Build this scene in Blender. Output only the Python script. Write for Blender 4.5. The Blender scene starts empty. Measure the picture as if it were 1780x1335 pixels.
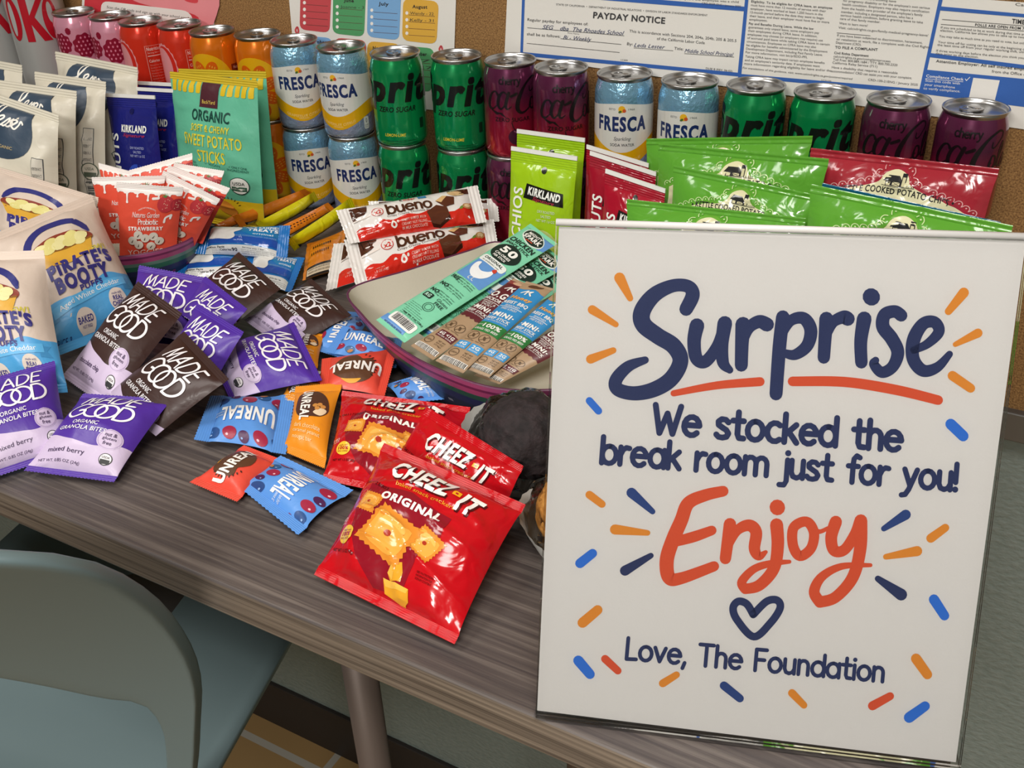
import bpy, bmesh, math, random
from mathutils import Vector, Matrix, noise

# ---------------------------------------------------------------- camera, light, exposure
SC = bpy.context.scene
COL = SC.collection
TOP = 1215.0                                  # height of the table top above the floor, mm
FPX = 1780.0                                  # focal length in pixels of the 1780 x 1335 frame (36 mm on 36 mm)
CAM = Vector((351.2, -927.7, 464.5))          # camera, mm, measured from the table top and the row of cans
RM = Matrix(((0.87115245, 0.4898021, -0.03445742),      # rows: right, down, forward
             (0.23122705, -0.47113843, -0.85121245),
             (-0.43315986, 0.73356832, -0.52368889)))


def W(p):
    """table millimetres to world metres"""
    return Vector((p[0] * .001, p[1] * .001, (p[2] + TOP) * .001))


cd = bpy.data.cameras.new('camera')
cd.lens = 36.0
cd.sensor_width = 36.0
cd.sensor_fit = 'HORIZONTAL'
cd.clip_start = 0.02
cam = bpy.data.objects.new('camera', cd)
COL.objects.link(cam)
m4 = Matrix.Identity(4)
for i in range(3):
    m4[i][0], m4[i][1], m4[i][2] = RM[0][i], -RM[1][i], -RM[2][i]
m4.translation = W(CAM)
cam.matrix_world = m4
SC.camera = cam

SC.view_settings.view_transform = 'Standard'
SC.view_settings.look = 'None'
SC.view_settings.gamma = 1.0
SC.view_settings.use_curve_mapping = False
SC.view_settings.exposure = 0.0

wd = bpy.data.worlds.new('room_air')
SC.world = wd
wd.use_nodes = True
wd.node_tree.nodes['Background'].inputs[0].default_value = (0.90, 0.95, 1.0, 1)
wd.node_tree.nodes['Background'].inputs[1].default_value = 0.05


def lamp(name, loc, aim, sx, sy, power, color=(1, .96, .91)):
    d = bpy.data.lights.new(name, 'AREA')
    d.shape = 'RECTANGLE'
    d.size, d.size_y, d.energy, d.color = sx, sy, power, color
    o = bpy.data.objects.new(name, d)
    COL.objects.link(o)
    o.location = loc
    o.rotation_euler = (Vector(aim) - Vector(loc)).to_track_quat('-Z', 'Y').to_euler()
    return o


# the ceiling lamps of the room
lamp('ceiling_lamp', (-0.85, -1.05, 2.68), (-0.85, -1.05, 0), 0.6, 0.6, 14)
lamp('ceiling_lamp', (0.60, -1.20, 2.68), (0.60, -1.20, 0), 0.6, 0.6, 20)
lamp('ceiling_lamp', (0.3, -2.60, 2.68), (0.3, -2.60, 0), 0.6, 0.6, 60)

# ---------------------------------------------------------------- pixel helpers


def ray(x, y):
    return RM.transposed() @ Vector(((x - 890.0) / FPX, (y - 667.5) / FPX, 1.0))


def atz(x, y, z):
    r = ray(x, y)
    return CAM + r * ((z - CAM.z) / r.z)


def aty(x, y, Y):
    r = ray(x, y)
    return CAM + r * ((Y - CAM.y) / r.y)


def atplane(x, y, p0, n):
    r = ray(x, y)
    return CAM + r * ((p0 - CAM).dot(n) / r.dot(n))


# ---------------------------------------------------------------- materials
MATS = {}


def srgb(h):
    """'#rrggbb' as printed colour to linear"""
    v = [int(h[i:i + 2], 16) / 255 for i in (1, 3, 5)]
    return tuple(c / 12.92 if c <= .04045 else ((c + .055) / 1.055) ** 2.4 for c in v)


FIN = {  # finish: roughness, metallic, coat, bump
    'film': (.44, 0, .05, .0),
    'gloss': (.17, 0, .2, .0),
    'paper': (.75, 0, 0, 0),
    'foil': (.26, .35, .2, .25),
    'can': (.2, .55, .3, 0),
    'ink': (.3, .2, .3, 0),
    'plastic': (.42, 0, 0, 0),
    'matte': (.85, 0, 0, 0),
}


def mat(col, fin='film'):
    """a plain printed colour with one of the finishes above"""
    k = (col, fin)
    if k in MATS:
        return MATS[k]
    m = bpy.data.materials.new('%s_%s' % (fin, col.strip('#')))
    m.use_nodes = True
    b = m.node_tree.nodes['Principled BSDF']
    r, me, ct, bu = FIN[fin]
    b.inputs['Base Color'].default_value = (*srgb(col), 1)
    b.inputs['Roughness'].default_value = r
    b.inputs['Metallic'].default_value = me
    b.inputs['Coat Weight'].default_value = ct
    b.inputs['Coat Roughness'].default_value = .12
    if fin in ('film', 'gloss', 'foil', 'paper'):
        nt = m.node_tree
        tc = nt.nodes.new('ShaderNodeTexCoord')
        n1 = nt.nodes.new('ShaderNodeTexNoise')
        n1.inputs['Scale'].default_value = {'film': 45, 'gloss': 42, 'foil': 90, 'paper': 400}[fin]
        n1.inputs['Detail'].default_value = 1.5 if fin == 'gloss' else 3
        n1.inputs['Distortion'].default_value = 1.6 if fin == 'gloss' else .8
        bp = nt.nodes.new('ShaderNodeBump')
        bp.inputs['Strength'].default_value = {'film': .22, 'gloss': .42, 'foil': .6, 'paper': .05}[fin]
        bp.inputs['Distance'].default_value = .004
        nt.links.new(tc.outputs['Object'], n1.inputs['Vector'])
        nt.links.new(n1.outputs['Fac'], bp.inputs['Height'])
        nt.links.new(bp.outputs['Normal'], b.inputs['Normal'])
        if fin != 'paper':
            nt.links.new(bp.outputs['Normal'], b.inputs['Coat Normal'])
    MATS[k] = m
    return m


def nodes_mat(name):
    m = bpy.data.materials.new(name)
    m.use_nodes = True
    return m, m.node_tree, m.node_tree.nodes['Principled BSDF']


def clear_mat(name, tint=(1, 1, 1), gloss=.07, rough=.03, crinkle=0):
    """thin clear plastic: lets light straight through and mirrors a little"""
    m = bpy.data.materials.new(name)
    m.use_nodes = True
    nt = m.node_tree
    nt.nodes.remove(nt.nodes['Principled BSDF'])
    t = nt.nodes.new('ShaderNodeBsdfTransparent')
    t.inputs[0].default_value = (*tint, 1)
    g = nt.nodes.new('ShaderNodeBsdfGlossy')
    g.inputs['Roughness'].default_value = rough
    fr = nt.nodes.new('ShaderNodeFresnel')
    fr.inputs['IOR'].default_value = 1.45
    mx = nt.nodes.new('ShaderNodeMixShader')
    ad = nt.nodes.new('ShaderNodeMath')
    ad.operation = 'ADD'
    ad.use_clamp = True                       # never below zero
    ad.inputs[1].default_value = gloss - .035
    nt.links.new(fr.outputs[0], ad.inputs[0])
    nt.links.new(ad.outputs[0], mx.inputs[0])
    nt.links.new(t.outputs[0], mx.inputs[1])
    nt.links.new(g.outputs[0], mx.inputs[2])
    nt.links.new(mx.outputs[0], nt.nodes['Material Output'].inputs[0])
    if crinkle:
        n1 = nt.nodes.new('ShaderNodeTexNoise')
        n1.inputs['Scale'].default_value = 28
        n1.inputs['Detail'].default_value = 4
        n1.inputs['Distortion'].default_value = 1.5
        tc = nt.nodes.new('ShaderNodeTexCoord')
        bp = nt.nodes.new('ShaderNodeBump')
        bp.inputs['Strength'].default_value = crinkle
        bp.inputs['Distance'].default_value = .01
        nt.links.new(tc.outputs['Object'], n1.inputs['Vector'])
        nt.links.new(n1.outputs['Fac'], bp.inputs['Height'])
        nt.links.new(bp.outputs['Normal'], g.inputs['Normal'])
        nt.links.new(bp.outputs['Normal'], fr.inputs['Normal'])
    return m


# ---------------------------------------------------------------- object helpers


def empty(name, loc, label=None, cat=None, group=None):
    o = bpy.data.objects.new(name, None)
    COL.objects.link(o)
    o.empty_display_size = .02
    o.location = loc
    if label:
        o['label'] = label
        o['category'] = cat
        if group:
            o['group'] = group
    return o


def tag(o, label, cat, group=None):
    o['label'] = label
    o['category'] = cat
    if group:
        o['group'] = group
    return o


def mesh_obj(name, vs, fs, mats, mi=None, parent=None, smooth=True, loc=None, world=True):
    """one mesh object; vs are table millimetres (world=True) or local millimetres"""
    me = bpy.data.meshes.new(name)
    if world:
        base = parent.location if parent else (Vector(loc) if loc else Vector((0, 0, 0)))
        co = [W(v) - base for v in vs]
    else:
        co = [Vector(v) * .001 for v in vs]
    me.from_pydata(co, [], fs)
    if not isinstance(mats, (list, tuple)):
        mats = [mats]
    for m in mats:
        me.materials.append(m)
    if mi:
        me.polygons.foreach_set('material_index', mi)
    if smooth:
        me.polygons.foreach_set('use_smooth', [True] * len(me.polygons))
    me.update()
    o = bpy.data.objects.new(name, me)
    COL.objects.link(o)
    if parent:
        o.parent = parent
    elif loc:
        o.location = loc
    return o


class MB:
    """collects shapes (table millimetres) into one mesh"""

    def __init__(s):
        s.v, s.f, s.m, s.mats = [], [], [], []

    def mi(s, m):
        if m not in s.mats:
            s.mats.append(m)
        return s.mats.index(m)

    def add(s, vs, fs, m):
        b = len(s.v)
        k = s.mi(m)
        s.v += [tuple(v) for v in vs]
        s.f += [tuple(b + i for i in f) for f in fs]
        s.m += [k] * len(fs)
        return s

    def box(s, lo, hi, m, bev=0):
        bm = bmesh.new()
        bmesh.ops.create_cube(bm, size=1)
        for v in bm.verts:
            v.co = Vector([(lo[i] + hi[i]) / 2 + v.co[i] * (hi[i] - lo[i]) for i in range(3)])
        if bev:
            bmesh.ops.bevel(bm, geom=bm.edges[:], offset=bev, segments=2, affect='EDGES', profile=.5)
        s.bm(bm, m)
        return s

    def bm(s, bm, m, xf=None):
        bm.verts.index_update()
        s.add([(xf @ v.co if xf else v.co) for v in bm.verts], [[v.index for v in f.verts] for f in bm.faces], m)
        bm.free()
        return s

    def lathe(s, prof, m, n=48, c=(0, 0, 0), xf=None):
        vs, fs = [], []
        for r, z in prof:
            for k in range(n):
                a = 2 * math.pi * k / n
                p = Vector((c[0] + r * math.cos(a), c[1] + r * math.sin(a), c[2] + z))
                vs.append(xf @ p if xf else p)
        for j in range(len(prof) - 1):
            for k in range(n):
                fs.append((j * n + k, j * n + (k + 1) % n, (j + 1) * n + (k + 1) % n, (j + 1) * n + k))
        return s.add(vs, fs, m)

    def tube(s, pts, rad, m, n=10, caps=True):
        """round bar along a polyline; rad is a number or one per point"""
        pts = [Vector(p) for p in pts]
        rs = rad if isinstance(rad, (list, tuple)) else [rad] * len(pts)
        vs, fs = [], []
        up = Vector((0, 0, 1))
        for i, p in enumerate(pts):
            d = (pts[min(i + 1, len(pts) - 1)] - pts[max(i - 1, 0)]).normalized()
            a = d.cross(up if abs(d.dot(up)) < .95 else Vector((1, 0, 0))).normalized()
            b = d.cross(a)
            for k in range(n):
                t = 2 * math.pi * k / n
                vs.append(p + (a * math.cos(t) + b * math.sin(t)) * rs[i])
        for j in range(len(pts) - 1):
            for k in range(n):
                fs.append((j * n + k, j * n + (k + 1) % n, (j + 1) * n + (k + 1) % n, (j + 1) * n + k))
        if caps:
            fs.append(tuple(range(n))[::-1])
            fs.append(tuple((len(pts) - 1) * n + k for k in range(n)))
        return s.add(vs, fs, m)

    def build(s, name, parent=None, smooth=True, loc=None, world=True):
        return mesh_obj(name, s.v, s.f, s.mats, s.m, parent, smooth, loc, world)


# ---------------------------------------------------------------- flat artwork (2-D pieces)
# a piece is (layer, colour, [(x, y)], [faces])
_glyph = {}


def glyphs(body, bold=0.0, shear=0.0, wide=None):
    k = (body, bold, shear, wide)
    if k in _glyph:
        return _glyph[k]
    c = bpy.data.curves.new('t', 'FONT')
    c.body = body
    c.fill_mode = 'FRONT'
    c.resolution_u = 3
    c.offset = bold
    c.shear = shear
    c.space_character = 1 + 3.4 * (wide or bold)
    o = bpy.data.objects.new('t', c)
    me = o.to_mesh()
    vs = [(v.co.x, v.co.y) for v in me.vertices]
    fs = [tuple(p.vertices) for p in me.polygons]
    o.to_mesh_clear()
    bpy.data.objects.remove(o)
    bpy.data.curves.remove(c)
    _glyph[k] = (vs, fs)
    return vs, fs


def spline(pts, closed=False, n=6):
    """Catmull-Rom through the points"""
    P = [tuple(p) for p in pts]
    if len(P) < 3:
        return P
    out = []
    L = len(P)
    for i in range(L if closed else L - 1):
        a, b, c, d = (P[(i - 1) % L], P[i], P[(i + 1) % L], P[(i + 2) % L]) if closed else \
            (P[max(i - 1, 0)], P[i], P[i + 1], P[min(i + 2, L - 1)])
        for k in range(n):
            t = k / n
            out.append(tuple(.5 * (2 * b[j] + (c[j] - a[j]) * t + (2 * a[j] - 5 * b[j] + 4 * c[j] - d[j]) * t * t +
                                   (3 * b[j] - a[j] - 3 * c[j] + d[j]) * t ** 3) for j in range(len(b))))
    if not closed:
        out.append(P[-1])
    return out


class Art:
    def __init__(s, w=100, h=100):
        s.w, s.h, s.p = w, h, []

    def raw(s, col, vs, fs, L=1):
        s.k = getattr(s, 'k', 0) + 1            # a hair of height each, so that overlapping ink never coincides
        s.p.append((L + .055 * (s.k % 14), col, vs, fs))
        return s

    def poly(s, col, pts, L=1):
        from mathutils.geometry import tessellate_polygon
        pts = [tuple(p[:2]) for p in pts]
        tr = tessellate_polygon([[Vector((x, y, 0)) for x, y in pts]])
        fs = []
        for a, b, c in tr:
            A, B, C = pts[a], pts[b], pts[c]
            ar = (B[0] - A[0]) * (C[1] - A[1]) - (C[0] - A[0]) * (B[1] - A[1])
            if abs(ar) > 1e-9:
                fs.append((a, b, c) if ar > 0 else (a, c, b))
        return s.raw(col, pts, fs, L)

    def rect(s, col, x0, y0, x1, y1, L=1, r=0):
        if r:
            pts = []
            for cx, cy, a in ((x1 - r, y1 - r, 0), (x0 + r, y1 - r, 90), (x0 + r, y0 + r, 180), (x1 - r, y0 + r, 270)):
                for k in range(5):
                    t = math.radians(a + k * 22.5)
                    pts.append((cx + r * math.cos(t), cy + r * math.sin(t)))
            return s.poly(col, pts, L)
        return s.raw(col, [(x0, y0), (x1, y0), (x1, y1), (x0, y1)], [(0, 1, 2, 3)], L)

    def ell(s, col, cx, cy, rx, ry=None, rot=0, L=1, n=20, wob=0, k=8):
        ry = rx if ry is None else ry
        t0 = math.radians(rot)
        pts = []
        for i in range(n):
            t = 2 * math.pi * i / n
            q = 1 + wob * math.cos(k * t)
            x, y = rx * q * math.cos(t), ry * q * math.sin(t)
            pts.append((cx + x * math.cos(t0) - y * math.sin(t0), cy + x * math.sin(t0) + y * math.cos(t0)))
        return s.raw(col, pts, [tuple(range(n))], L) if not wob else s.poly(col, pts, L)

    def stroke(s, col, pts, w, L=1, closed=False, sm=True, n=6):
        """round brush stroke; w is a number or (first, last) or one per point"""
        if isinstance(w, (int, float)):
            ws = [w] * len(pts)
        elif len(w) == len(pts):
            ws = list(w)
        else:
            ws = [w[0] + (w[-1] - w[0]) * i / (len(pts) - 1) for i in range(len(pts))]
        q = [(p[0], p[1], ws[i]) for i, p in enumerate(pts)]
        if not sm and not closed:
            for i in range(1, len(q) - 1):      # a sharp corner: two strokes with round ends
                t0 = math.atan2(q[i][1] - q[i - 1][1], q[i][0] - q[i - 1][0])
                t1 = math.atan2(q[i + 1][1] - q[i][1], q[i + 1][0] - q[i][0])
                if abs((t1 - t0 + math.pi) % (2 * math.pi) - math.pi) > .7:
                    s.stroke(col, pts[:i + 1], ws[:i + 1], L, sm=False)
                    return s.stroke(col, pts[i:], ws[i:], L, sm=False)
        if sm:
            q = spline(q, closed, n)
        vs, fs = [], []
        N = len(q)
        for i, (x, y, ww) in enumerate(q):
            a = q[(i - 1) % N] if closed else q[max(i - 1, 0)]
            b = q[(i + 1) % N] if closed else q[min(i + 1, N - 1)]
            dx, dy = b[0] - a[0], b[1] - a[1]
            l = math.hypot(dx, dy) or 1
            nx, ny = -dy / l * ww / 2, dx / l * ww / 2
            vs += [(x + nx, y + ny), (x - nx, y - ny)]
        for i in range(N if closed else N - 1):
            j = (i + 1) % N
            fs.append((2 * i + 1, 2 * j + 1, 2 * j, 2 * i))
        if not closed:
            for i, sg in ((0, -1), (N - 1, 1)):
                x, y, ww = q[i]
                a = q[max(i - 1, 0)]
                b = q[min(i + 1, N - 1)]
                t0 = math.atan2(b[1] - a[1], b[0] - a[0]) + (math.pi if sg < 0 else 0)
                base = len(vs)
                for k in range(7):
                    t = t0 - math.pi / 2 + math.pi * k / 6
                    vs.append((x + ww / 2 * math.cos(t), y + ww / 2 * math.sin(t)))
                fs.append(tuple(range(base, base + 7)))
        return s.raw(col, vs, fs, L)

    def text(s, col, body, cx, cy, w, h, L=2, bold=.0, shear=0.0, rot=0, arc=0, al='c'):
        """text squeezed into a w by h box (h of the capitals or the ink); w None keeps the face's own width"""
        if bold > .03:              # heavy lettering: several copies set a hair apart
            d = (bold - .022) * .8
            g0, f0 = glyphs(body, .022, shear, bold)
            sets = [([(x + ax, y + ay) for x, y in g0], f0) for ax, ay in ((-d, -d * .6), (d, -d * .6), (-d, d * .6), (d, d * .6))]
            vs = [v for q in sets for v in q[0]]
        else:
            vs, fs = glyphs(body, bold, shear)
            sets = [(vs, fs)]
        if not vs:
            return s
        x0, x1 = min(v[0] for v in vs), max(v[0] for v in vs)
        y0, y1 = min(v[1] for v in vs), max(v[1] for v in vs)
        sy = h / (y1 - y0)
        sx = (w / (x1 - x0)) if w else sy
        ww = (x1 - x0) * sx
        ox = {'c': -ww / 2, 'l': 0, 'r': -ww}[al]
        c, sn = math.cos(math.radians(rot)), math.sin(math.radians(rot))
        for vs, fs in sets:
            out = []
            for x, y in vs:
                X, Y = (x - x0) * sx + ox, (y - y0) * sy - h / 2
                if arc:
                    Y += arc * (1 - (2 * X / ww) ** 2)
                out.append((cx + X * c - Y * sn, cy + X * sn + Y * c))
            s.raw(col, out, fs, L)
        return s

    def hand(s, col, body, x, y, size, w, L=2, sx=1.0, rot=0, gap=.14, shear=0, width=None):
        """single-stroke lettering from the table FONT; (x, y) is the left end of the baseline"""
        if width:
            tot = sum((FONT[ch][0] if ch in FONT else .34) + gap for ch in body) - gap
            sx = width / (tot * size)
        c, sn = math.cos(math.radians(rot)), math.sin(math.radians(rot))
        px = 0
        for ch in body:
            if ch not in FONT:
                px += .34 + gap
                continue
            wd, strokes = FONT[ch]
            for st in strokes:
                pts = [((px + a + shear * b) * size * sx, b * size) for a, b in st]
                pts = [(x + a * c - b * sn, y + a * sn + b * c) for a, b in pts]
                if len(pts) == 1:
                    s.ell(col, pts[0][0], pts[0][1], w * .58, L=L, n=12)
                else:
                    s.stroke(col, pts, w, L, sm=False)
            px += wd + gap
        return s

    def put(s, other, x, y, sc=1.0, rot=0, dl=0):
        c, sn = math.cos(math.radians(rot)) * sc, math.sin(math.radians(rot)) * sc
        for L, col, vs, fs in other.p:
            s.p.append((L + dl, col, [(x + a * c - b * sn, y + a * sn + b * c) for a, b in vs], fs))
        return s


def _arc(cx, cy, rx, ry, a0, a1, n=10):
    return [(cx + rx * math.cos(math.radians(a0 + (a1 - a0) * k / n)), cy + ry * math.sin(math.radians(a0 + (a1 - a0) * k / n)))
            for k in range(n + 1)]


_o = _arc(.28, .33, .27, .33, 90, 450, 16)
_hump = lambda x: [(x, 0), (x, .42)] + _arc(x + .21, .42, .21, .24, 180, 0, 7) + [(x + .42, 0)]
FONT = {
    'a': (.55, [_o, [(.55, .66), (.55, 0)]]), 'b': (.56, [[(.03, 1), (.03, 0)], _arc(.3, .33, .27, .33, 90, 450, 16)]),
    'c': (.46, [_arc(.28, .33, .27, .33, 50, 310)]), 'd': (.55, [_o, [(.55, 1), (.55, 0)]]),
    'e': (.54, [[(.02, .36), (.54, .36)] + _arc(.28, .33, .27, .33, 5, 315, 12)]),
    'f': (.36, [[(.42, .96), (.3, 1.02), (.2, .9), (.18, .7), (.18, 0)], [(.0, .62), (.38, .62)]]),
    'g': (.55, [_o, [(.55, .66), (.55, -.12), (.45, -.3), (.25, -.34), (.08, -.26)]]),
    'h': (.48, [[(.03, 1), (.03, 0)], _hump(.03)]), 'i': (.06, [[(.03, .66), (.03, 0)], [(.03, .92)]]),
    'j': (.16, [[(.16, .66), (.16, -.15), (.08, -.3), (-.1, -.3)], [(.16, .92)]]),
    'k': (.46, [[(.03, 1), (.03, 0)], [(.42, .64), (.05, .27)], [(.17, .38), (.46, 0)]]),
    'l': (.06, [[(.03, 1), (.03, 0)]]), 'm': (.87, [[(.03, .66), (.03, 0)], _hump(.03), _hump(.45)]),
    'n': (.48, [[(.03, .66), (.03, 0)], _hump(.03)]), 'o': (.55, [_o]),
    'p': (.56, [[(.03, .66), (.03, -.34)], _arc(.3, .33, .27, .33, 90, 450, 16)]),
    'P': (.54, [[(.03, 0), (.03, 1), (.3, 1), (.48, .9), (.54, .74), (.46, .56), (.28, .48), (.03, .48)]]),
    'r': (.34, [[(.03, .66), (.03, 0)], [(.03, .36), (.12, .56), (.24, .65), (.36, .63)]]),
    's': (.42, [[(.4, .56), (.3, .65), (.16, .66), (.05, .57), (.06, .45), (.2, .36), (.34, .28), (.42, .16), (.36, .04), (.22, 0), (.08, .02), (0, .1)]]),
    't': (.38, [[(.18, .95), (.18, .16), (.24, .03), (.4, .02)], [(.0, .64), (.38, .64)]]),
    'u': (.5, [[(.03, .66), (.03, .22), (.1, .05), (.24, 0), (.38, .06), (.47, .22)], [(.47, .66), (.47, 0)]]),
    'v': (.48, [[(.0, .66), (.24, .02), (.48, .66)]]), 'w': (.76, [[(.0, .66), (.18, .02), (.38, .6), (.58, .02), (.76, .66)]]),
    'y': (.5, [[(.02, .66), (.26, .04)], [(.5, .66), (.22, -.1), (.1, -.3), (-.04, -.33)]]),
    'z': (.44, [[(.02, .64), (.42, .64), (.02, 0), (.44, 0)]]),
    'W': (.9, [[(0, 1), (.2, 0), (.44, .72), (.66, 0), (.9, 1)]]), 'L': (.46, [[(.03, 1), (.03, 0), (.46, .02)]]),
    'T': (.62, [[(0, 1), (.62, 1)], [(.31, 1), (.31, 0)]]), 'F': (.5, [[(.03, 0), (.03, 1), (.5, 1)], [(.03, .52), (.42, .52)]]),
    'M': (.84, [[(0, 0), (.16, 1), (.42, .12), (.68, 1), (.84, 0)]]), 'A': (.7, [[(0, 0), (.35, 1), (.7, 0)], [(.13, .36), (.57, .36)]]),
    'D': (.68, [[(.03, 0), (.03, 1)] + _arc(.2, .5, .48, .5, 90, -90, 10) + [(.03, 0)]]),
    'E': (.5, [[(.5, 1), (.03, 1), (.03, 0), (.5, 0)], [(.03, .52), (.42, .52)]]),
    'G': (.8, [_arc(.42, .5, .42, .5, 45, 350, 14) + [(.8, .44), (.45, .44)]]), 'O': (.84, [_arc(.42, .5, .42, .5, 90, 450, 20)]),
    'S': (.56, [[(.5, .86), (.38, .98), (.2, 1), (.06, .88), (.06, .7), (.2, .56), (.4, .46), (.54, .3), (.48, .1), (.32, 0), (.14, .02), (0, .14)]]),
    'K': (.56, [[(.03, 1), (.03, 0)], [(.52, 1), (.05, .42)], [(.2, .58), (.56, 0)]]),
    '!': (.06, [[(.03, 1), (.03, .3)], [(.03, .03)]]), ',': (.1, [[(.08, .06), (.0, -.2)]]), '-': (.3, [[(0, .35), (.3, .35)]]),
    '.': (.06, [[(.03, .03)]]),
}


def gridcut(piece, xs, ys, clip=None):
    """cut a flat piece along the grid lines so it can follow a curved surface"""
    L, col, vs, fs = piece
    bm = bmesh.new()
    bv = [bm.verts.new((x, y, 0)) for x, y in vs]
    for f in fs:
        try:
            bm.faces.new([bv[i] for i in f])
        except ValueError:
            pass
    x0, x1 = min(v[0] for v in vs), max(v[0] for v in vs)
    y0, y1 = min(v[1] for v in vs), max(v[1] for v in vs)
    for k, (lo, hi, cs) in enumerate(((x0, x1, xs), (y0, y1, ys))):
        no = Vector((1, 0, 0)) if k == 0 else Vector((0, 1, 0))
        for c in cs:
            if lo < c < hi:
                bmesh.ops.bisect_plane(bm, geom=bm.verts[:] + bm.edges[:] + bm.faces[:], plane_co=no * c, plane_no=no, dist=1e-5)
    if clip:
        for no, c, inner in (((1, 0, 0), clip[0], 0), ((1, 0, 0), clip[1], 1), ((0, 1, 0), clip[2], 0), ((0, 1, 0), clip[3], 1)):
            n = Vector(no)
            bmesh.ops.bisect_plane(bm, geom=bm.verts[:] + bm.edges[:] + bm.faces[:], plane_co=n * c, plane_no=n, dist=1e-5,
                                   clear_outer=bool(inner), clear_inner=not inner)
    bm.verts.index_update()
    out = (L, col, [(v.co.x, v.co.y) for v in bm.verts], [tuple(v.index for v in f.verts) for f in bm.faces])
    bm.free()
    return out


def put_art(mb, art, fn, fin, step=.12, first=.15):
    """lay artwork pieces on a surface; fn(x, y, off) gives the point"""
    for L, col, vs, fs in art.p:
        if fs:
            mb.add([fn(x, y, first + step * L) for x, y in vs], fs, mat(col, fin))


def cut_art(art, xs, ys, clip=None):
    a = Art(art.w, art.h)
    for p in art.p:
        q = gridcut(p, xs, ys, clip)
        if q[3]:
            a.p.append(q)
    return a


# ---------------------------------------------------------------- packets
CELL = 4.0
_cut = {}


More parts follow.
